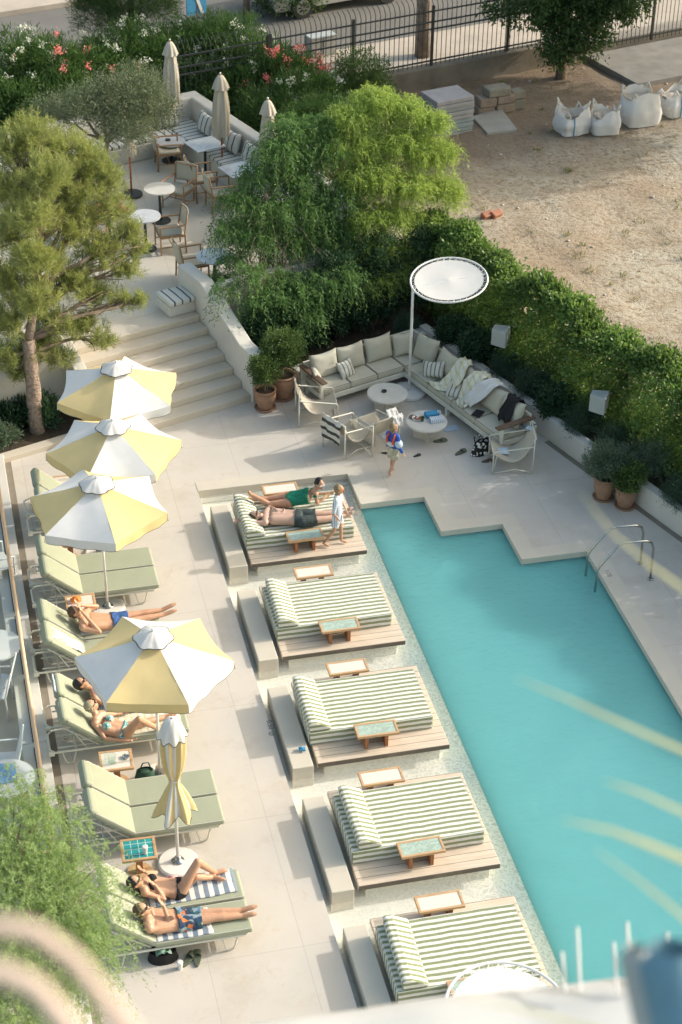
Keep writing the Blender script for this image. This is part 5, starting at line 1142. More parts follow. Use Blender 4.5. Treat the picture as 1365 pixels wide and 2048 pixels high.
# man on topmost daybed
J=dict(head=q(385,345,.42),neck=q(437,352,.39),chest=q(505,352,.395),pelvis=q(672,362,.385),shL=q(462,312,.40),shR=q(450,396,.39),elL=q(500,285,.36),haL=q(535,300,.50),elR=q(345,398,.37),haR=q(280,380,.35),
 hiL=q(700,340,.385),hiR=q(700,388,.385),knL=q(850,332,.39),knR=q(860,366,.385),anL=q(985,325,.36),anR=q(1005,345,.355),toL=q(1040,290,.44),toR=q(1050,318,.43))
J['elL']=q(478,286,.335); J['haL']=q(520,303,.49)
X=(J['head']-J['pelvis']); person('shirtless man in dark shorts lying on the topmost daybed, one arm behind his head',J,'skinp',.98,face=(.25,-.35,.9),up=X,hair='hairb',clothes=[('shorts','darkshort',shorts(.60,.86),.016,.02)],glasses='lens',hands={'L':(.8,-.3,-.1),'R':(-1,-.1,.1)},gw=.75)
# woman prone in green swimsuit
J=dict(head=q(818,128,.74),neck=q(785,168,.62),chest=q(735,212,.50),pelvis=q(610,232,.40),shL=q(775,180,.57),shR=q(790,202,.56),elL=q(800,196,.34),elR=q(800,262,.335),haL=q(862,194,.36),haR=q(845,228,.40),
 hiL=q(600,212,.40),hiR=q(605,256,.39),knL=q(470,232,.355),knR=q(475,268,.355),anL=q(340,205,.42),anR=q(350,225,.50),toL=q(280,240,.36),toR=q(315,195,.60))
J['anR']=q(345,200,.50); J['toR']=q(335,180,.62); J['anL']=q(320,232,.36); J['toL']=q(262,235,.37)
J['front']=Vector((.3,-.4,-.8))
person('woman in an emerald green swimsuit propped on her elbows on the topmost daybed',J,'skin',.93,face=(.35,-.92,-.12),up=(0,0,1),hair='haird',female=True,clothes=[('swimsuit','emerald',onepiece,.006,0)],glasses='white',hands={'L':(1,.1,0),'R':(.7,.5,.1)})
# boy standing
def standing(base,h,heading,pose):
    """local frame: x right, y forward, z up, scaled by h"""
    c,s_=math.cos(heading),math.sin(heading)
    def T(x,y,z): return Vector((base[0]+h*(x*s_+y*c),base[1]+h*(-x*c+y*s_),base[2]+h*z))
    P=dict(head=(0,.02,.92),neck=(0,0,.83),chest=(0,0,.73),pelvis=(0,0,.51),shL=(-.105,0,.79),shR=(.105,0,.79),elL=(-.15,-.02,.62),elR=(.15,-.02,.62),haL=(-.15,.08,.49),haR=(.15,.06,.48),hiL=(-.05,0,.48),hiR=(.05,0,.48),knL=(-.05,.03,.27),knR=(.055,-.02,.27),anL=(-.05,.02,.045),anR=(.055,-.08,.055),toL=(-.055,.10,.018),toR=(.06,.02,.02))
    P.update(pose); return {k:T(*v) for k,v in P.items()}
b0=q(935,548,.06); hd=R(-25)
J=standing((b0.x,b0.y,.065),1.22,hd,dict(knL=(-.06,.04,.27),anL=(-.06,.05,.045),toL=(-.065,.13,.02),knR=(.06,-.03,.28),anR=(.075,-.17,.055),toR=(.085,-.09,.02),haR=(.14,.07,.50),elL=(-.15,.03,.64),haL=(-.08,.12,.52)))
person('small boy in striped shirt and orange goggles stepping across the topmost daybed platform',J,'skin',.80,face=(math.cos(hd+.3),math.sin(hd+.3),-.15),up=(0,0,1),hair='hairl',curly=True,clothes=[('shirt','bluestripe',shirt,.014,0),('shorts','bluestripe',shorts(.62,.8),.018,.03)],glasses='orange',gw=1.5,bulk=.74,vox=.008)
# walking child
c0_=G(784,947,0); hd=R(38)
J=standing((c0_.x,c0_.y,.0),1.02,hd,dict(knL=(-.05,.06,.28),anL=(-.05,.05,.05),toL=(-.055,.14,.02),knR=(.05,-.02,.27),anR=(.03,-.13,.07),toR=(.03,-.06,.02),elR=(.17,-.04,.62),haR=(.19,.04,.48),elL=(-.17,.02,.66),haL=(-.17,.15,.62)))
ch=person('toddler in a blue float vest and beige shorts walking away across the deck',J,'skin',.80,face=(math.cos(hd-.5),math.sin(hd-.5),-.1),up=(0,0,1),hair='hairl',curly=True,clothes=[('rash_vest','royal',longsl,.012,0),('shorts','beige_print',shorts(.66,.72),.022,.04)],bulk=.72,vox=.008)
o_=Vector(ch.location)
for k in 'LR':
    a=J['sh'+k]-o_; b=J['el'+k]-o_; m_=MB(); c=a.lerp(b,.62); ell(m_,c,Vector((.075,0,0)),Vector((0,.075,0)),(b-a).normalized()*.075,14); m_.build('arm_float',M['paleblue'],ch,smooth=True)
bk=-Vector((math.cos(hd),math.sin(hd),0)); sdv=Vector((-math.sin(hd),math.cos(hd),0))
for k in (-1,1):
    m_=MB(); m_.tube([J['neck']-o_+sdv*.06*k+Vector((0,0,.0))+bk*.02,J['chest']-o_+bk*.085+sdv*.075*k+Vector((0,0,.04)),J['chest']-o_+bk*.085+sdv*.06*k-Vector((0,0,.06))],.02,8); m_.build('vest_strap',M['redcloth'],ch,smooth=True)
m_=MB(); ell(m_,J['chest']-o_+bk*.075-Vector((0,0,.09)),sdv*.085,bk*.03,Vector((0,0,.05)),12); m_.build('vest_float',M['white'],ch,smooth=True)
# couple on nearest loungers
q=Zm(180,1620,3.592)
J=dict(head=q(325,520,.72),neck=q(372,540,.62),chest=q(440,545,.52),pelvis=q(635,565,.43),shL=q(405,500,.57),shR=q(400,600,.57),elL=q(475,450,.46),haL=q(405,450,.60),elR=q(535,640,.46),haR=q(470,540,.62),
 hiL=q(665,535,.43),hiR=q(655,590,.43),knL=q(770,455,.42),knR=q(775,365,.86),anL=q(880,485,.40),anR=q(905,460,.48),toL=q(968,500,.42),toR=q(975,428,.45))
J['knL']=q(765,480,.55); J['knR']=q(775,372,.82); J['anR']=q(900,450,.42); J['toR']=q(985,432,.42)
J['front']=Vector((.1,-.1,1)); X=J['head']-J['chest']
person('dark haired woman in a black bikini lying with knees bent on the striped towel',J,'skin',.97,face=(.75,-.05,.65),up=(-.6,0,.8),hair='haird',hairlong=1.3,female=True,clothes=[('bikini_top','black',cups,.006,0),('bikini_bottom','black',briefs,.006,0)],glasses='lens',hands={'L':(-.5,.4,.2),'R':(-.5,.3,.4)})
J=dict(head=q(375,720,.70),neck=q(400,765,.60),chest=q(470,800,.50),pelvis=q(650,790,.43),shL=q(440,725,.55),shR=q(430,860,.54),elL=q(520,760,.42),haL=q(560,770,.52),elR=q(575,825,.50),haR=q(520,665,.74),
 hiL=q(680,765,.43),hiR=q(680,815,.43),knL=q(880,735,.44),knR=q(890,775,.44),anL=q(1090,720,.42),anR=q(1100,760,.41),toL=q(1200,690,.46),toR=q(1195,745,.44))
J['haR']=q(530,690,.70); J['elR']=q(580,830,.48)
person('shirtless man in colourful patterned trunks lying on the lounger nearest the camera',J,'skin',1.0,face=(.8,-.1,.6),up=(-.5,.1,.8),hair='hairb',clothes=[('trunks','dark_print',shorts(.60,.80),.016,.03)],glasses='lens',hands={'R':(-.4,.5,.5)})
# man in blue shorts
q=Zm(0,850,2.73)
J=dict(head=q(410,1020,.72),neck=q(440,1045,.62),chest=q(500,1075,.50),pelvis=q(625,1075,.42),shL=q(480,1010,.55),shR=q(455,1110,.55),elL=q(530,990,.55),haL=q(445,985,.72),elR=q(545,1130,.50),haR=q(520,1020,.66),
 hiL=q(650,1055,.42),hiR=q(650,1095,.42),knL=q(765,1030,.42),knR=q(770,1060,.42),anL=q(885,1010,.41),anR=q(895,1035,.40),toL=q(960,975,.48),toR=q(965,1010,.45))
J['haR']=q(450,1020,.76)
person('shirtless man in blue shorts lying on a lounger shading his face with his hands',J,'skin',1.0,face=(.8,-.1,.6),up=(-.5,.1,.8),hair='hairb',clothes=[('shorts','blueshort',shorts(.42,.84),.014,.02)],hands={'L':(-.5,.1,.4),'R':(-.3,.4,.5)})
# woman in turquoise bikini + companion
q=Zm(0,1300,2.73)
J=dict(head=q(500,305,.74),neck=q(520,350,.63),chest=q(585,410,.50),pelvis=q(672,440,.42),shL=q(570,350,.56),shR=q(520,410,.55),elL=q(625,350,.45),haL=q(670,345,.42),elR=q(575,485,.42),haR=q(700,497,.40),
 hiL=q(700,420,.42),hiR=q(690,462,.42),knL=q(790,395,.46),knR=q(760,378,.76),anL=q(900,365,.42),anR=q(870,432,.42),toL=q(960,350,.45),toR=q(920,440,.40))
J['front']=Vector((.2,-.1,1))
person('woman with a headband in a turquoise print bikini lying below the lowest open umbrella',J,'skin',.95,face=(.7,.3,.6),up=(-.5,0,.8),hair='hairg',female=True,clothes=[('bikini_top','teal_print',cups,.007,0),('bikini_bottom','teal_print',briefs,.008,0)],glasses='lens',hands={'R':(1,.1,0),'L':(1,0,0)})
o1=Vector((1.5,21.2,0))
J=dict(head=(1.22,21.22,.78),neck=(1.36,21.22,.68),chest=(1.52,21.22,.52),pelvis=(1.98,21.22,.42),shL=(1.42,21.4,.60),shR=(1.40,21.05,.60),elL=(1.66,21.45,.44),haL=(1.9,21.42,.40),elR=(1.62,20.98,.46),haR=(1.9,20.98,.44),hiL=(2.05,21.3,.42),hiR=(2.05,21.14,.42),knL=(2.45,21.3,.43),knR=(2.45,21.15,.43),anL=(2.85,21.3,.41),anR=(2.85,21.15,.41),toL=(3.02,21.33,.46),toR=(3.02,21.16,.46))
J={k:(v[0]+.12,v[1]-.02,v[2]) for k,v in J.items()}
person('person lying mostly hidden beneath the lowest open umbrella, one arm showing',J,'skinb',.97,face=(.7,0,.7),up=(-.7,0,.7),hair='haird',clothes=[('shorts','teal_print',shorts(.4,.84),.012,.02)],glasses='lens')
# ---- towels & belongings around the loungers
def towel(name,mt,lab,x0,x1,y0,y1,zf,wr=.01,seed=0,cat='towel',rz=0):
    def fn(u,v):
        x=x0+(x1-x0)*u; y=y0+(y1-y0)*v; xx=x+nz(u*3,v*3+seed,1.3,.02); yy=y+nz(u*4+seed,v,1.2,.02)+rz*(u-.5)
        return (xx,yy,zf(x,y)+.012+abs(nz(u*4+seed,v*3,1.7,wr))+wr*.2*math.sin(u*9+v*5))
    return cloth(name,mt,lab,fn,30,16,cat,.006)
def lz(hx):   # lounger surface height
    def z(x,y):
        return .365 if x>hx else .365+(hx-x)*math.tan(R(42))*.95
    return z
towel('towel','beachtowel','blue and white striped fringed towel under the woman in the black bikini',1.50,2.88,16.99,17.42,lz(1.7),.012,1,rz=.05)
towel('towel','beachtowel','blue and white striped towel under the man in patterned trunks',1.62,2.45,16.37,16.82,lz(1.7),.012,5)
towel('towel','white','white towel under the man in blue shorts',1.15,2.6,22.86,23.25,lz(1.5),.012,8)
towel('towel','white','white towel draped over the back of the empty lounger beside the man in blue shorts',1.0,1.5,22.35,22.62,lambda x,y:lz(1.5)(x,y)+.03,.05,11)
towel('towel','blanket','pale yellow printed towel under the woman in the turquoise bikini',.98,2.7,20.40,20.86,lz(1.54),.02,14)
towel('towel','bluestripe','white towel with blue stripes under the hidden person below the umbrella',.95,2.7,20.98,21.40,lz(1.54),.02,17)
def cup(p,lab,r=.038,h=.11,mt='plate',name='cup'):
    b=MB(Matrix.Translation(p)); b.lathe([(.002,0),(r*.75,0),(r,h),(r*1.08,h),(r*1.08,h+.008),(r*.8,h+.014),(.002,h+.014)],n=18); b.build(name,M[mt],label=lab,cat='cup')
cup(G(291,1706,.45),'white takeaway cup on the teal tiled side table'); cup(G(361,1937,0),'white takeaway cup standing on the deck under the nearest lounger')
p=G(327,1916,0); t=thing('beach_bag','black bag with a green cloth on top beneath the nearest lounger','bag',tuple(p)); b=MB()
b.grid(lambda u,v:((.20*(1-.15*v)*math.cos(2*PI*u)*(1+.1*noise.noise(Vector((math.cos(2*PI*u),math.sin(2*PI*u),v))))),.13*(1-.15*v)*math.sin(2*PI*u),.16*v),30,6); b.sph((0,0,.10),.17,.11,.08); b.build('bag_body',M['black'],t,smooth=True)
b=MB(); b.grid(lambda u,v:((u-.5)*.20,(v-.5)*.26,.19+.04*math.sin(PI*u)+.05*noise.noise(Vector((u*5,v*5,2)))),16,16); b.build('green_cloth',mat('green_cloth',(.22,.36,.26),.7,.2,14),t,smooth=True)
for (u_,v_,rz,l_) in [(378,1920,.9,'dark slipper under the nearest lounger, left of a pair'),(395,1918,1.4,'dark slipper under the nearest lounger, right of a pair')]: sandal(u_,v_,rz,'olivec',l_,1.05)
# folded boxes, ring of black bags near the jug table
p=Vector((1.60,19.78,.45)); b=MB(Matrix.Translation(p)); b.lathe([(.002,.0),(.055,0),(.06,.14),(.055,.14),(.05,.01),(.002,.01)],n=20); b.build('water_jug',M['glass'],label='clear glass jug on the side table by the turquoise bikini',cat='jug'); 
cup(Vector((1.52,19.86,.45)),'clear glass tumbler beside the jug',.03,.10,'glass','tumbler')
b=MB(Matrix.Translation((1.80,19.84,.45))); b.lathe([(.002,0),(.045,0),(.05,.025),(.04,.025),(.035,.008),(.002,.008)],n=18); b.build('ashtray',M['steel'],label='small metal ashtray right of the water jug',cat='ashtray')
b=MB(Matrix.Translation((2.05,19.78,0))); b.grid(lambda u,v:(.17*math.cos(2*PI*u)*(1-.3*v),.10*math.sin(2*PI*u)*(1-.3*v),.22*v),20,5); b.sph((0,0,.15),.13,.08,.07); b.tube([(-.08,0,.2),(-.02,.02,.33),(.06,.03,.32),(.1,0,.2)],.01,6); b.build('beach_bag',M['greenp'],smooth=True,label='dark green beach bag beside the jug table',cat='bag')
b=MB(Matrix.Translation((2.35,19.86,0))); b.grid(lambda u,v:(.16*math.cos(2*PI*u)*(1-.2*v),.11*math.sin(2*PI*u)*(1-.2*v),.20*v+.02*math.sin(6*PI*u)*v),20,5); b.sph((0,0,.12),.13,.09,.07); b.build('straw_bag',M['canvas'],smooth=True,label='pale canvas bag between the umbrella pole and the green bag',cat='bag')
p=Vector((1.53,23.66,.45)); b=MB(Matrix.Translation(p)); b.grid(lambda u,v:((u-.5)*.17,(v-.5)*.13,.03+.05*math.sin(PI*u)*math.sin(PI*v)+.03*noise.noise(Vector((u*5,v*5,1)))),12,10); b.build('orange_cloth',M['orange'],smooth=True,label='bright orange cloth lying on the side table by the man in blue shorts',cat='cloth')
b=MB(Matrix.Translation((2.12,17.72,.055))); b.grid(lambda u,v:((u-.5)*.16,(v-.5)*.12,.03+.05*math.sin(PI*u)*math.sin(PI*v)),10,8); b.build('pink_cloth',M['pinkc'],smooth=True,label='small pink cloth lying on the folded umbrella base',cat='cloth')
b=MB(); b.tube([(.93,24.05,.12),(.96,23.7,.05),(1.05,23.4,.02)],.012,6); b.build('blue_strap',M['bluep'],label='thin blue strap hanging by the drain left of the loungers',cat='strap',smooth=True)
# ================================================================ dining terrace
ZT=.985
t=thing('wall_bench','white built in L shaped bench with striped cushions on the dining terrace','bench',tuple(L(0,0,0)),TH)
b=MB(); b.prism([(-.55,6.2),(.16,6.2),(.16,13.35),(-6,13.35),(-6,12.7),(-.55,12.7)],ZT,1.36); b.build('seat_box',M['render'],t,bevel=.015)
b=MB(); b.prism([(.16,6.0),(.46,6.0),(.46,13.7),(-6,13.7),(-6,13.35),(.16,13.35)],.7,1.95); b.build('back_wall',M['render'],t,bevel=.04)
y=6.3; 
while y<12.5: o=MB().box(-.56,.12,y,y+1.42,1.362,1.45).build('seat_cushion',M['navystripey'],t,bevel=.03,seg=3); y+=1.45
for x in (-5.9,-4.4,-2.9,-1.4): MB().box(x,x+1.44 if x<-2 else x+.8,12.72,13.3,1.362,1.45).build('seat_cushion',M['navystripe'],t,bevel=.03,seg=3)
gp='striped pillows along the terrace bench'
ps=[(12.35,'first'),(11.75,'second'),(11.15,'third'),(10.3,'fourth'),(9.7,'fifth'),(9.1,'sixth'),(8.4,'seventh'),(7.6,'eighth')]
for i,(y,o_) in enumerate(ps): pil(.58,.48,.20,-.02,y,1.70,R(-90+rnd(-6,6)),R(72),'navystripe','navy striped pillow, %s along the terrace bench from its far corner'%o_,seed=20+i,group=gp)
pil(.58,.48,.20,-.6,13.15,1.70,R(2),R(72),'navystripe','navy striped pillow on the short side of the terrace bench near the corner',seed=33,group=gp)
pil(.58,.48,.20,-1.3,13.15,1.70,R(-3),R(72),'navystripe','navy striped pillow on the back side of the terrace bench behind the olive',seed=34,group=gp)
o=MB().box(-.28,.28,-.30,.30,0,.10).build('seat_cushion',M['navystripe'],bevel=.03,label='striped cushion on the ledge at the top of the stair wall',cat='cushion'); p=L(-4.27,5.97,1.205); o.location=p; o.rotation_euler=(0,0,TH)
o=MB(LM).box(-4.55,-3.99,5.70,6.25,ZT,1.20); o.build('stone_ledge',M['render'],label='white ledge under the striped cushion at the top of the steps',cat='ledge',bevel=.01)
def cafe_chair():
    t=thing('dining_chair','x','chair')  # faces +x
    for y_ in (-.27,.27):
        MB().tube([(.26,y_,0),(.26,y_,.60)],.017,8).build('leg',M['chairwood'],t); MB().tube([(-.27,y_,0),(-.25,y_,.45),(-.32,y_,.86)],.018,8).build('leg',M['chairwood'],t,smooth=True)
        MB().box(-.27,.29,y_-.022,y_+.022,.60,.625).build('arm_rest',M['chairwood'],t,bevel=.006)
    f=MB(); f.box(-.25,.26,-.27,-.24,.36,.40); f.box(-.25,.26,.24,.27,.36,.40); f.box(.24,.27,-.26,.26,.35,.39); f.box(-.27,-.24,-.26,.26,.35,.39)
    f.build('seat_frame',M['chairwood'],t)
    f=MB(); f.tube([(-.26,-.27,.16),(.26,-.27,.16)],.012,6); f.tube([(-.26,.27,.16),(.26,.27,.16)],.012,6); f.tube([(0,-.27,.16),(0,.27,.16)],.012,6); f.build('stretcher',M['chairwood'],t)
    MB().tube([(-.325,-.27,.84),(-.325,.27,.84)],.014,6).build('back_rail',M['chairwood'],t)
    s=MB().grid(lambda u,v:(-.24+.49*u,-.235+.47*v,.425-.02*math.sin(PI*u)*math.sin(PI*v)),8,8).build('seat',M['linen'],t,smooth=True); m_=s.modifiers.new('s','SOLIDIFY'); m_.thickness=.035
    s=MB().grid(lambda u,v:(-.262-.065*v-.05*math.sin(PI*u)*1,-.255+.51*u,.47+.40*v),10,6).build('backrest',M['linen'],t,smooth=True); m_=s.modifiers.new('s','SOLIDIFY'); m_.thickness=.015
    return t
cc=cafe_chair(); first=True
chs=[((5.38,38.9),TH+R(-20),'wooden canvas chair beside the round table below the olive, facing the bench'),((5.30,36.75),TH+R(-150),'wooden canvas chair right behind the sunlit round table'),((4.78,34.72),TH+R(165),'wooden canvas chair facing the lower round table by the pine'),((5.0,33.25),TH+R(-12),'wooden canvas chair near the top of the steps facing a marble table'),((5.88,37.25),TH+R(-14),'wooden canvas chair facing the first marble table on the bench side'),((6.15,36.45),TH+R(-14),'wooden canvas chair beside the willow branches facing the second marble table'),((4.75,39.9),TH+R(-160),'wooden canvas chair half hidden behind the olive'),((6.6,34.9),TH+R(20),'wooden canvas chair mostly hidden under the weeping tree'),((3.2,35.6),TH+R(30),'wooden canvas chair hidden behind the pine crown')]
for (x,y),rz,lab in chs:
    o=cc if first else dup(cc); first=False; o.location=(x,y,ZT); o.rotation_euler=(0,0,rz); o['label']=lab; o['group']='wooden canvas dining chairs'
def cafe_table(x,y,lab,rect=False,z=.75,mt='marble',r=.33,rz=0):
    t=thing('dining_table',lab,'table',(x,y,ZT),TH+rz,group='dining terrace tables')
    if rect: MB().box(-.36,.36,-.33,.33,z-.025,z).build('table_top',M[mt],t,bevel=.006)
    else: MB().lathe([(.01,z-.025),(r,z-.025),(r,z),(.01,z)],n=40).build('table_top',M[mt],t)
    MB().tube([(0,0,.02),(0,0,z-.025)],.032,12).build('leg',M['dark'],t,smooth=True); MB().lathe([(.01,0),(.22,0),(.22,.012),(.05,.03),(.01,.03)],n=28).build('base',M['dark'],t); return t
cafe_table(4.78,36.09,'round table with a sunlit white top near the middle of the terrace',mt='whitestone'); cafe_table(4.28,34.8,'lower round table half behind the pine crown'); cafe_table(5.36,32.7,'round marble table at the terrace edge above the stair wall',r=.36)
cafe_table(6.12,38.25,'rectangular marble table first along the bench below the middle parasol',True); cafe_table(6.62,36.75,'rectangular marble table second along the bench, partly under the willow',True); cafe_table(7.1,35.2,'rectangular marble table third along the bench hidden by the willow',True); cafe_table(5.5,39.2,'low round table with a black ashtray by the first parasol pole',z=.48)
cafe_table(3.6,35.3,'brown slatted table behind the lower round table',True,mt='brick')
p=Vector((5.44,39.25,ZT+.48)); b=MB(Matrix.Translation(p)); b.lathe([(.002,0),(.06,0),(.065,.02),(.002,.02)],n=18); b.build('ashtray',M['dark'],label='black ashtray on the low table by the first parasol pole',cat='ashtray')
def closed_parasol(foot,ztop,zbot,lab,lean=0,w_=1.):
    t=thing('closed_parasol',lab,'parasol',(foot[0],foot[1],ZT),group='folded beige parasols on the terrace')
    MB().tube([(0,0,0),(0,0,ztop-ZT+.05)],.022,10).build('pole',M['polewood'],t,smooth=True)
    H=ztop-zbot; z0=ztop-ZT
    b=MB(); b.grid(lambda u,v:((.05+(.10+.04*math.sin(v*3.))*v**.5)*w_*(1+.18*math.cos(2*PI*u*6+v*2)+.07*math.cos(2*PI*u*11))*math.cos(2*PI*u),(.05+(.10+.04*math.sin(v*3.))*v**.5)*w_*(1+.18*math.cos(2*PI*u*6+v*2)+.07*math.cos(2*PI*u*11))*math.sin(2*PI*u),z0-.05-H*v-.04*math.cos(2*PI*u*6)*v),64,16); b.build('canopy',M['ecru'],t,smooth=True)
    b=MB(); b.grid(lambda u,v:((.02+.15*v**.8)*w_*(1+.12*math.cos(2*PI*u*8)*v)*math.cos(2*PI*u),(.02+.15*v**.8)*w_*(1+.12*math.cos(2*PI*u*8)*v)*math.sin(2*PI*u),z0-.30*v**1.6),64,8); b.build('vent_cap',M['ecru'],t,smooth=True)
    b=MB(); b.sph((0,0,z0+.04),.025); b.build('finial',M['paint'],t,smooth=True); b=MB(); b.lathe([(.01,0),(.24,0),(.24,.05),(.01,.06)],n=28); b.build('base',M['dark'],t); return t
def atz(u,v,yy,ztop): 
    p=G(u,v,ztop); return (p.x,p.y)
closed_parasol(atz(340,83,0,3.45),3.45,2.05,'first folded beige parasol, farthest left on the terrace',w_=1.0)
closed_parasol(atz(441,150,0,3.35),3.35,2.0,'second folded beige parasol, in the middle behind the marble table',w_=1.05)
closed_parasol(atz(536,200,0,3.35),3.35,1.9,'third folded beige parasol, next to the coral flowers')
closed_parasol((4.35,37.5),2.35,1.95,'short folded parasol with a wooden pole near the olive',w_=.8)
# ================================================================ lot
def bigbag(u,v,w_,h,lab,rz,seed,blue=True):
    p=G(u,v,.86); t=thing('bulk_bag',lab,'bag',tuple(p),rz,group='white bulk bags on the dirt lot')
    def fn(a,b_):
        an=2*PI*a; c,s_=math.cos(an),math.sin(an); k=1/max(abs(c),abs(s_))**.72; bul=1+.12*math.sin(PI*min(1,b_*1.1))-.10*b_; q=w_*.5*k*bul*(1+.10*noise.noise(Vector((c*1.6+seed,s_*1.6,b_*2.5)))+.04*noise.noise(Vector((c*5+seed,s_*5,b_*7))))
        return (q*c,q*s_*.85,h*b_+(.12*math.cos(2*an+seed)+.07*noise.noise(Vector((c*3,s_*3,seed))))*b_**3)
    b=MB(); b.grid(fn,48,16); b.build('sack',M['white'],t,smooth=True)
    b=MB(); b.grid(lambda a,c:(.9*fn(a,.93)[0]*c,.9*fn(a,.93)[1]*c,h*.86-.08*(1-c)+.05*noise.noise(Vector((c*4,a*9,seed)))),32,5); b.build('filling',M['walk'],t,smooth=True)
    for k in range(4):
        an=PI/4+k*PI/2+.0; p0=Vector(fn((an-.2)/(2*PI)%1,.97)); p1=Vector(fn((an+.2)/(2*PI)%1,.97)); m_=(p0+p1)/2+Vector((.05*math.cos(an),.05*math.sin(an),.16)); MB().tube([p0,p0.lerp(m_,.7),m_,p1.lerp(m_,.7),p1],.018,6).build('loop_handle',M['white'],t,smooth=True)
    if blue:
        b=MB(); b.tube([Vector(fn(.70,c/8))*1.02 for c in range(9)],.014,5); b.build('blue_strap',M['bluep'],t)
bigbag(1143,262,.72,.55,'leftmost sagging white bulk bag with a blue strap',.2,1); bigbag(1208,262,.66,.5,'second sagging white bulk bag, squeezed between two others',-.1,2,False); bigbag(1277,243,.85,.72,'large full white bulk bag, tallest of the row',.1,3,False); bigbag(1352,225,.75,.5,'white bulk bag cut by the right edge with a blue strap',.3,4)
t=thing('paver_stack','grey stack of paving slabs half hidden by the lime tree','stack',tuple(G(893,262,.84)),.25); 
for i in range(9): MB(Matrix.Translation((rnd(-.02,.02),rnd(-.02,.02),i*.105))).box(-.5,.5,-.4,.4,0,.095).build('slab_layer',mat('paver%d'%i,(.34+rnd(-.04,.04),.36,.37),.85,.1,4),t,bevel=.012)
t=thing('block_stack','stack of old brown stone blocks against the fence wall','stack',tuple(G(1005,222,.84)),.2)
for i,(x,y,z,w_,d_,h) in enumerate([(0,0,0,.5,.36,.24),(-.5,.05,0,.45,.4,.22),(0,0,.25,.48,.38,.2),(-.48,.0,.23,.44,.38,.22),(-.2,.0,.46,.6,.4,.2),(.42,.05,0,.3,.3,.26),(.4,.05,.27,.34,.3,.2)]): MB(Matrix.Translation((x,y,z))@Matrix.Rotation(rnd(-.15,.15),4,'Z')).box(-w_/2,w_/2,-d_/2,d_/2,0,h).build('block',mat('stone%d'%i,(.30+rnd(-.04,.06),.26,.20),.9,.2,5,bumps=.5),t,bevel=.03)
b=MB(); p=[G(945,235,.93),G(1000,215,.93),G(1035,260,.93),G(975,268,.93)]; b.prism([(x.x,x.y) for x in p][::-1],.86,.955); b.build('concrete_slab',M['concrete'],label='pale flat concrete slab lying on the earth beside the paver stack',cat='slab',bevel=.01)
for u,v,lab in [(975,430,'reddish broken brick on the earth behind the hedge, left one'),(993,428,'reddish broken brick on the earth behind the hedge, right one')]:
    b=MB(Matrix.Translation(G(u,v,.95))@Matrix.Rotation(rnd(0,2),4,'Z')@Matrix.Rotation(.4,4,'X')); b.box(-.14,.14,-.08,.08,-.06,.06); b.build('brick',M['brick'],bevel=.02,label=lab,cat='brick')
# car and street items
cp=G(770,7,.97)-Vector((fdx,fdy,0))*1.35; t=thing('parked_car','pale silver parked car cut off by the top edge','car',(cp.x-.17,cp.y+.86,.97),math.atan2(fdy,fdx)+.02)
prof=[(-2.15,.30),(-2.2,.55),(-2.1,.86),(-1.5,.92),(-.85,1.38),(.55,1.42),(1.35,.98),(2.05,.86),(2.2,.6),(2.15,.30)]
b=MB(); n=len(prof); vs=[]
for yy,s_ in ((-.84,1),(-.74,1.0),(.74,1.0),(.84,1)):
    for x,z in prof: vs.append((x*(.985 if abs(yy)>.8 else 1),yy*(1 if z<1 else .80),z if abs(yy)<.8 else z-.02))
fs=[tuple(range(n)),tuple(reversed(range(3*n,4*n)))]
for r_ in range(3): fs+=[(r_*n+i,r_*n+(i+1)%n,(r_+1)*n+(i+1)%n,(r_+1)*n+i) for i in range(n)]
b.add(vs,fs); b.build('body',mat('car_paint',(.42,.43,.40),.25,.03,2,metal=.3,bumps=0),t,smooth=False,bevel=.03)
for x in (-1.35,1.35):
    for yy in (-.86,.86):
        w0=MB(Matrix.Translation((x,yy,.31))@Matrix.Rotation(PI/2,4,'X')); w0.lathe([(.16,-.09),(.31,-.09),(.325,-.05),(.325,.05),(.31,.09),(.16,.09)],n=28); wo=w0.build('wheel',M['dark'],t)
        w1=MB(Matrix.Translation((x,yy,.31))@Matrix.Rotation(PI/2,4,'X')); w1.lathe([(.01,-.105),(.19,-.10),(.21,-.092),(.21,.092),(.19,.10),(.01,.105)],n=28); w1.build('hubcap',M['steel'],wo)
        for k in range(8):
            a=2*PI*k/8; w2=MB(Matrix.Translation((x,yy,.31))@Matrix.Rotation(PI/2,4,'X')@Matrix.Rotation(a,4,'Z')); w2.box(.07,.16,-.02,.02,-.108,.108); w2.build('spoke_gap',M['dark'],wo)
for s_ in (-1,1):
    b=MB(); b.add([(-.8,s_*.69,1.30),(.5,s_*.69,1.33),(1.1,s_*.78,.98),(-1.25,s_*.78,.98)],[(0,1,2,3)]); b.M=Matrix.Identity(4); o=b.build('side_window',M['lens'],t); o.location=(0,s_*.03,0)
p=AY(393,10,48.0); t=thing('street_sign','blue street sign on a pole at the top edge','sign',(p.x,p.y,1.0),TH); b=MB(); b.tube([(0,0,0),(0,0,p.z-1+.25)],.03,8); b.build('pole',M['steel'],t); b=MB(); b.box(-.30,.30,-.02,.02,p.z-1-.25,p.z-1+.22); b.build('panel',M['bluep'],t,bevel=.01); b=MB(); b.M=Matrix.Translation((.08,-.03,p.z-1))@Matrix.Rotation(-.35,4,'Y'); b.box(-.04,.04,-.005,.0,-.25,.25); b.build('white_bar',M['paint'],t)
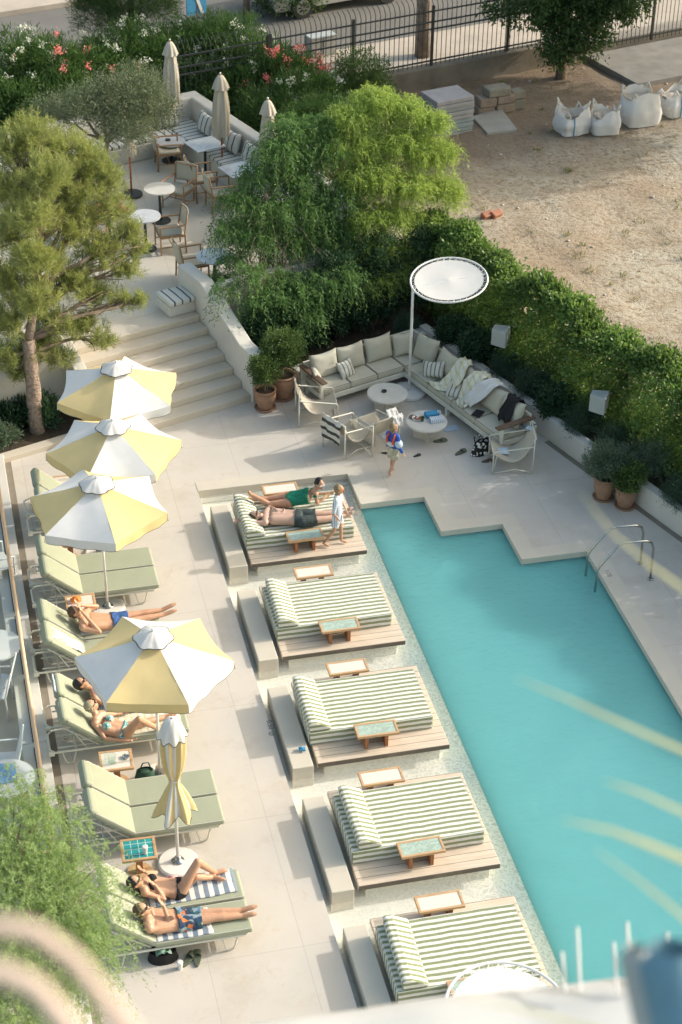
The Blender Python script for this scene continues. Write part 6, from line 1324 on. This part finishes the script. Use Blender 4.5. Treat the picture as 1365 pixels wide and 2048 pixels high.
p=G(640,108,1.08); t=thing('utility_box','grey utility cabinet on the pavement behind the fence','cabinet',tuple(p),math.atan2(fdy,fdx)); MB().box(-.36,.36,-.2,.2,0,.50).build('cabinet',M['concrete'],t,bevel=.02); MB().box(-.38,.38,-.22,.22,.50,.54).build('lid',M['grey'],t,bevel=.01); MB().box(-.01,.01,-.21,-.2,.06,.46).build('door_gap',M['dark'],t)
# ================================================================ lower terrace furniture
def white_chair(x,y,rz,lab):
    t=thing('terrace_chair',lab,'chair',(x,y,-.15),rz,group='white chairs on the lower terrace')
    for yy in (-.25,.25):
        MB().tube([(.24,yy,0),(.24,yy,.62),(-.26,yy,.64)],.015,8).build('arm_frame',M['whitem'],t,smooth=True); MB().tube([(-.26,yy,0),(-.24,yy,.42),(-.36,yy,.90)],.015,8).build('leg',M['whitem'],t,smooth=True)
    o=MB().grid(lambda u,v:(-.24+.48*u,-.24+.48*v,.42),4,4).build('seat',M['white'],t); s=o.modifiers.new('s','SOLIDIFY'); s.thickness=.02
    o=MB().grid(lambda u,v:(-.25-.11*v,-.24+.48*u,.46+.44*v),4,4).build('backrest',M['white'],t); s=o.modifiers.new('s','SOLIDIFY'); s.thickness=.012; return t
for u,v,rz,lab in [(8,1370,2.9,'white chair on the lower terrace, farther one by the parapet'),(24,1520,3.0,'white chair on the lower terrace, middle one by the parapet'),(12,1120,.3,'white chair on the lower terrace at the far left edge')]:
    p=G(u,v,.3); white_chair(p.x-.18,p.y,rz,lab)
for u,v,lab,z in [(-8,1290,'round white table on the lower terrace at the left edge',.6),(15,1555,'round white table with a blue cloth on the lower terrace',.6)]:
    p=G(u,v,z); t=thing('terrace_table',lab,'table',(p.x,p.y,-.15)); MB().lathe([(.01,.72),(.38,.72),(.38,.75),(.01,.75)],n=36).build('table_top',M['paint'],t); MB().tube([(0,0,0),(0,0,.72)],.03,8).build('leg',M['whitem'],t); MB().lathe([(.01,0),(.22,0),(.22,.02),(.01,.03)],n=24).build('base',M['whitem'],t)
p=G(8,1548,.605); b=MB(Matrix.Translation(p)); b.grid(lambda u,v:((u-.5)*.34,(v-.5)*.4,.01+.015*math.sin(u*7+v*5)),12,10); b.build('blue_cloth',mat('lightblue',(.20,.38,.60),.8,.15,8),smooth=True,label='blue patterned cloth on the white table left of the parapet',cat='cloth')
# ================================================================ foreground
fb=G(60,1900,0)
lbs=[]
def FA(u,v,d): return AD(u,v,d)
fc=[(70,1640,17.5,.42,.4,.3),(20,1720,17.2,.5,.5,.4),(120,1740,17.2,.42,.4,.35),(60,1850,16.8,.6,.5,.45),(170,1830,16.9,.36,.35,.3),(120,1950,16.4,.5,.45,.4),(20,2000,16.2,.5,.5,.4),(215,1890,16.8,.16,.2,.25),(30,1590,17.6,.22,.3,.2)]
base=Vector((.0,15.4,-.55)); lbs=[]
for u,v,d,a,b_,c in fc: p=FA(u,v,d); lbs.append((p.x,p.y,p.z,a,b_,c))
weeping('pepper_tree','feathery light green pepper tree in the lower left corner over the lounger backs',base,lbs,2600,LMT['frontal_leaves'],tuple(Vector((lbs[3][0],lbs[3][1],lbs[3][2]))-base),(.2,.5),.05,.045,.0085,30,.85,.9,bk=.35)
# palm plant on the balcony: long out of focus blades
t=thing('palm_plant','blurred pale yellow palm blades reaching in from the right edge close to the camera','plant',tuple(AD(1700,1900,3.4)))
po=Vector(t.location)
for pts,d,wd in [([(1030,1355),(1130,1395),(1250,1450),(1420,1525)],3.3,.0095),([(1205,1560),(1280,1585),(1400,1640)],3.2,.009),([(1120,1640),(1220,1660),(1300,1690),(1420,1740)],3.1,.014),([(1185,1695),(1270,1755),(1345,1815),(1430,1890)],3.2,.0085),([(1160,985),(1230,1070),(1300,1130),(1420,1215)],3.4,.008),([(900,1995),(1050,2020),(1250,2075)],3.0,.007)]:
    P0=[AD(u,v,d)-po for u,v in pts]; P=[]
    for i in range(len(P0)-1): P+=[P0[i].lerp(P0[i+1],k/4) for k in range(4)]
    P.append(P0[-1])
    b=MB()
    n=len(P); vs=[]
    for i,p in enumerate(P):
        tt=(P[min(i+1,n-1)]-P[max(i-1,0)]).normalized(); s_=tt.cross(CF).normalized(); w2=wd*(.05+.95*min(1,(i/(n-1))**.8)); vs+= [p-s_*w2/2,p+CF*w2*.18,p+s_*w2/2]
    fs=[]
    for i in range(n-1): fs+=[(i*3,i*3+1,i*3+4,i*3+3),(i*3+1,i*3+2,i*3+5,i*3+4)]
    b.add(vs,fs); b.build('blade',LMT['palm_blade'],t,smooth=True)
for pts,d,r_,lab in [([(-120,1900),(0,1852),(75,1868),(150,1925),(240,2040),(320,2160)],1.75,.010,'blurred pinkish dry stem arching across the lower left corner, upper one'),([(-120,1960),(0,1945),(70,1975),(130,2045),(190,2150)],1.7,.011,'blurred pinkish dry stem in the lower left corner, lower one')]:
    b=MB(); b.tube([AD(u,v,d) for u,v in pts],r_,8); b.build('dry_stem',mat('dry_stem%d'%int(r_*1e4),(.62,.50,.43),.8,.08,6),smooth=True,label=lab,cat='stem')
# white awning of a lower balcony, out of focus
t=thing('awning','blurred white fabric awning of a lower balcony along the bottom edge','awning',tuple(AD(1000,2150,6)))
po=Vector(t.location)
M['gauze']=clothmat('gauze',(.90,.90,.89),.45)
def aw(u,v):
    uu=420+1000*u; top=2085-42*u**.6*1.9-70*u*(1-u*.25)
    vv=top+(2260-top)*v; return AD(uu,vv,6.2-.55*v)+Vector((0,0,.006*math.sin(u*17)))-po
o=MB().grid(aw,48,8).build('fabric',M['gauze'],t,smooth=True); s=o.modifiers.new('s','SOLIDIFY'); s.thickness=.02
for i,(u,v0) in enumerate([(1125,1905),(1155,1855),(1228,1885),(1255,1845),(1335,1865)]): MB().tube([AD(u+6,1985,6.1)-po,AD(u,v0,6.2)-po],.005,6).build('pin',M['paint'],t)
t=thing('rolled_towel','blurred blue and white rolled towel in the lower right corner','towel',tuple(AD(1340,2010,3.2))); po=Vector(t.location)
def rt(u,v,rad,c): 
    a=2*PI*u; ctr=AD(1325+c+(v*60),1895+v*260,3.2)-po; return ctr+CR*math.cos(a)*rad*(1 if v>.1 else .5+5*v)+CF*math.sin(a)*rad
MB().grid(lambda u,v:rt(u,v,.070,20),24,10).build('blue_roll',mat('towel_blue',(.17,.33,.42),.85,.1,6),t,smooth=True); MB().grid(lambda u,v:rt(u,v,.034,-52),24,10).build('pale_roll',mat('towel_pale',(.46,.50,.48),.85,.1,6),t,smooth=True)
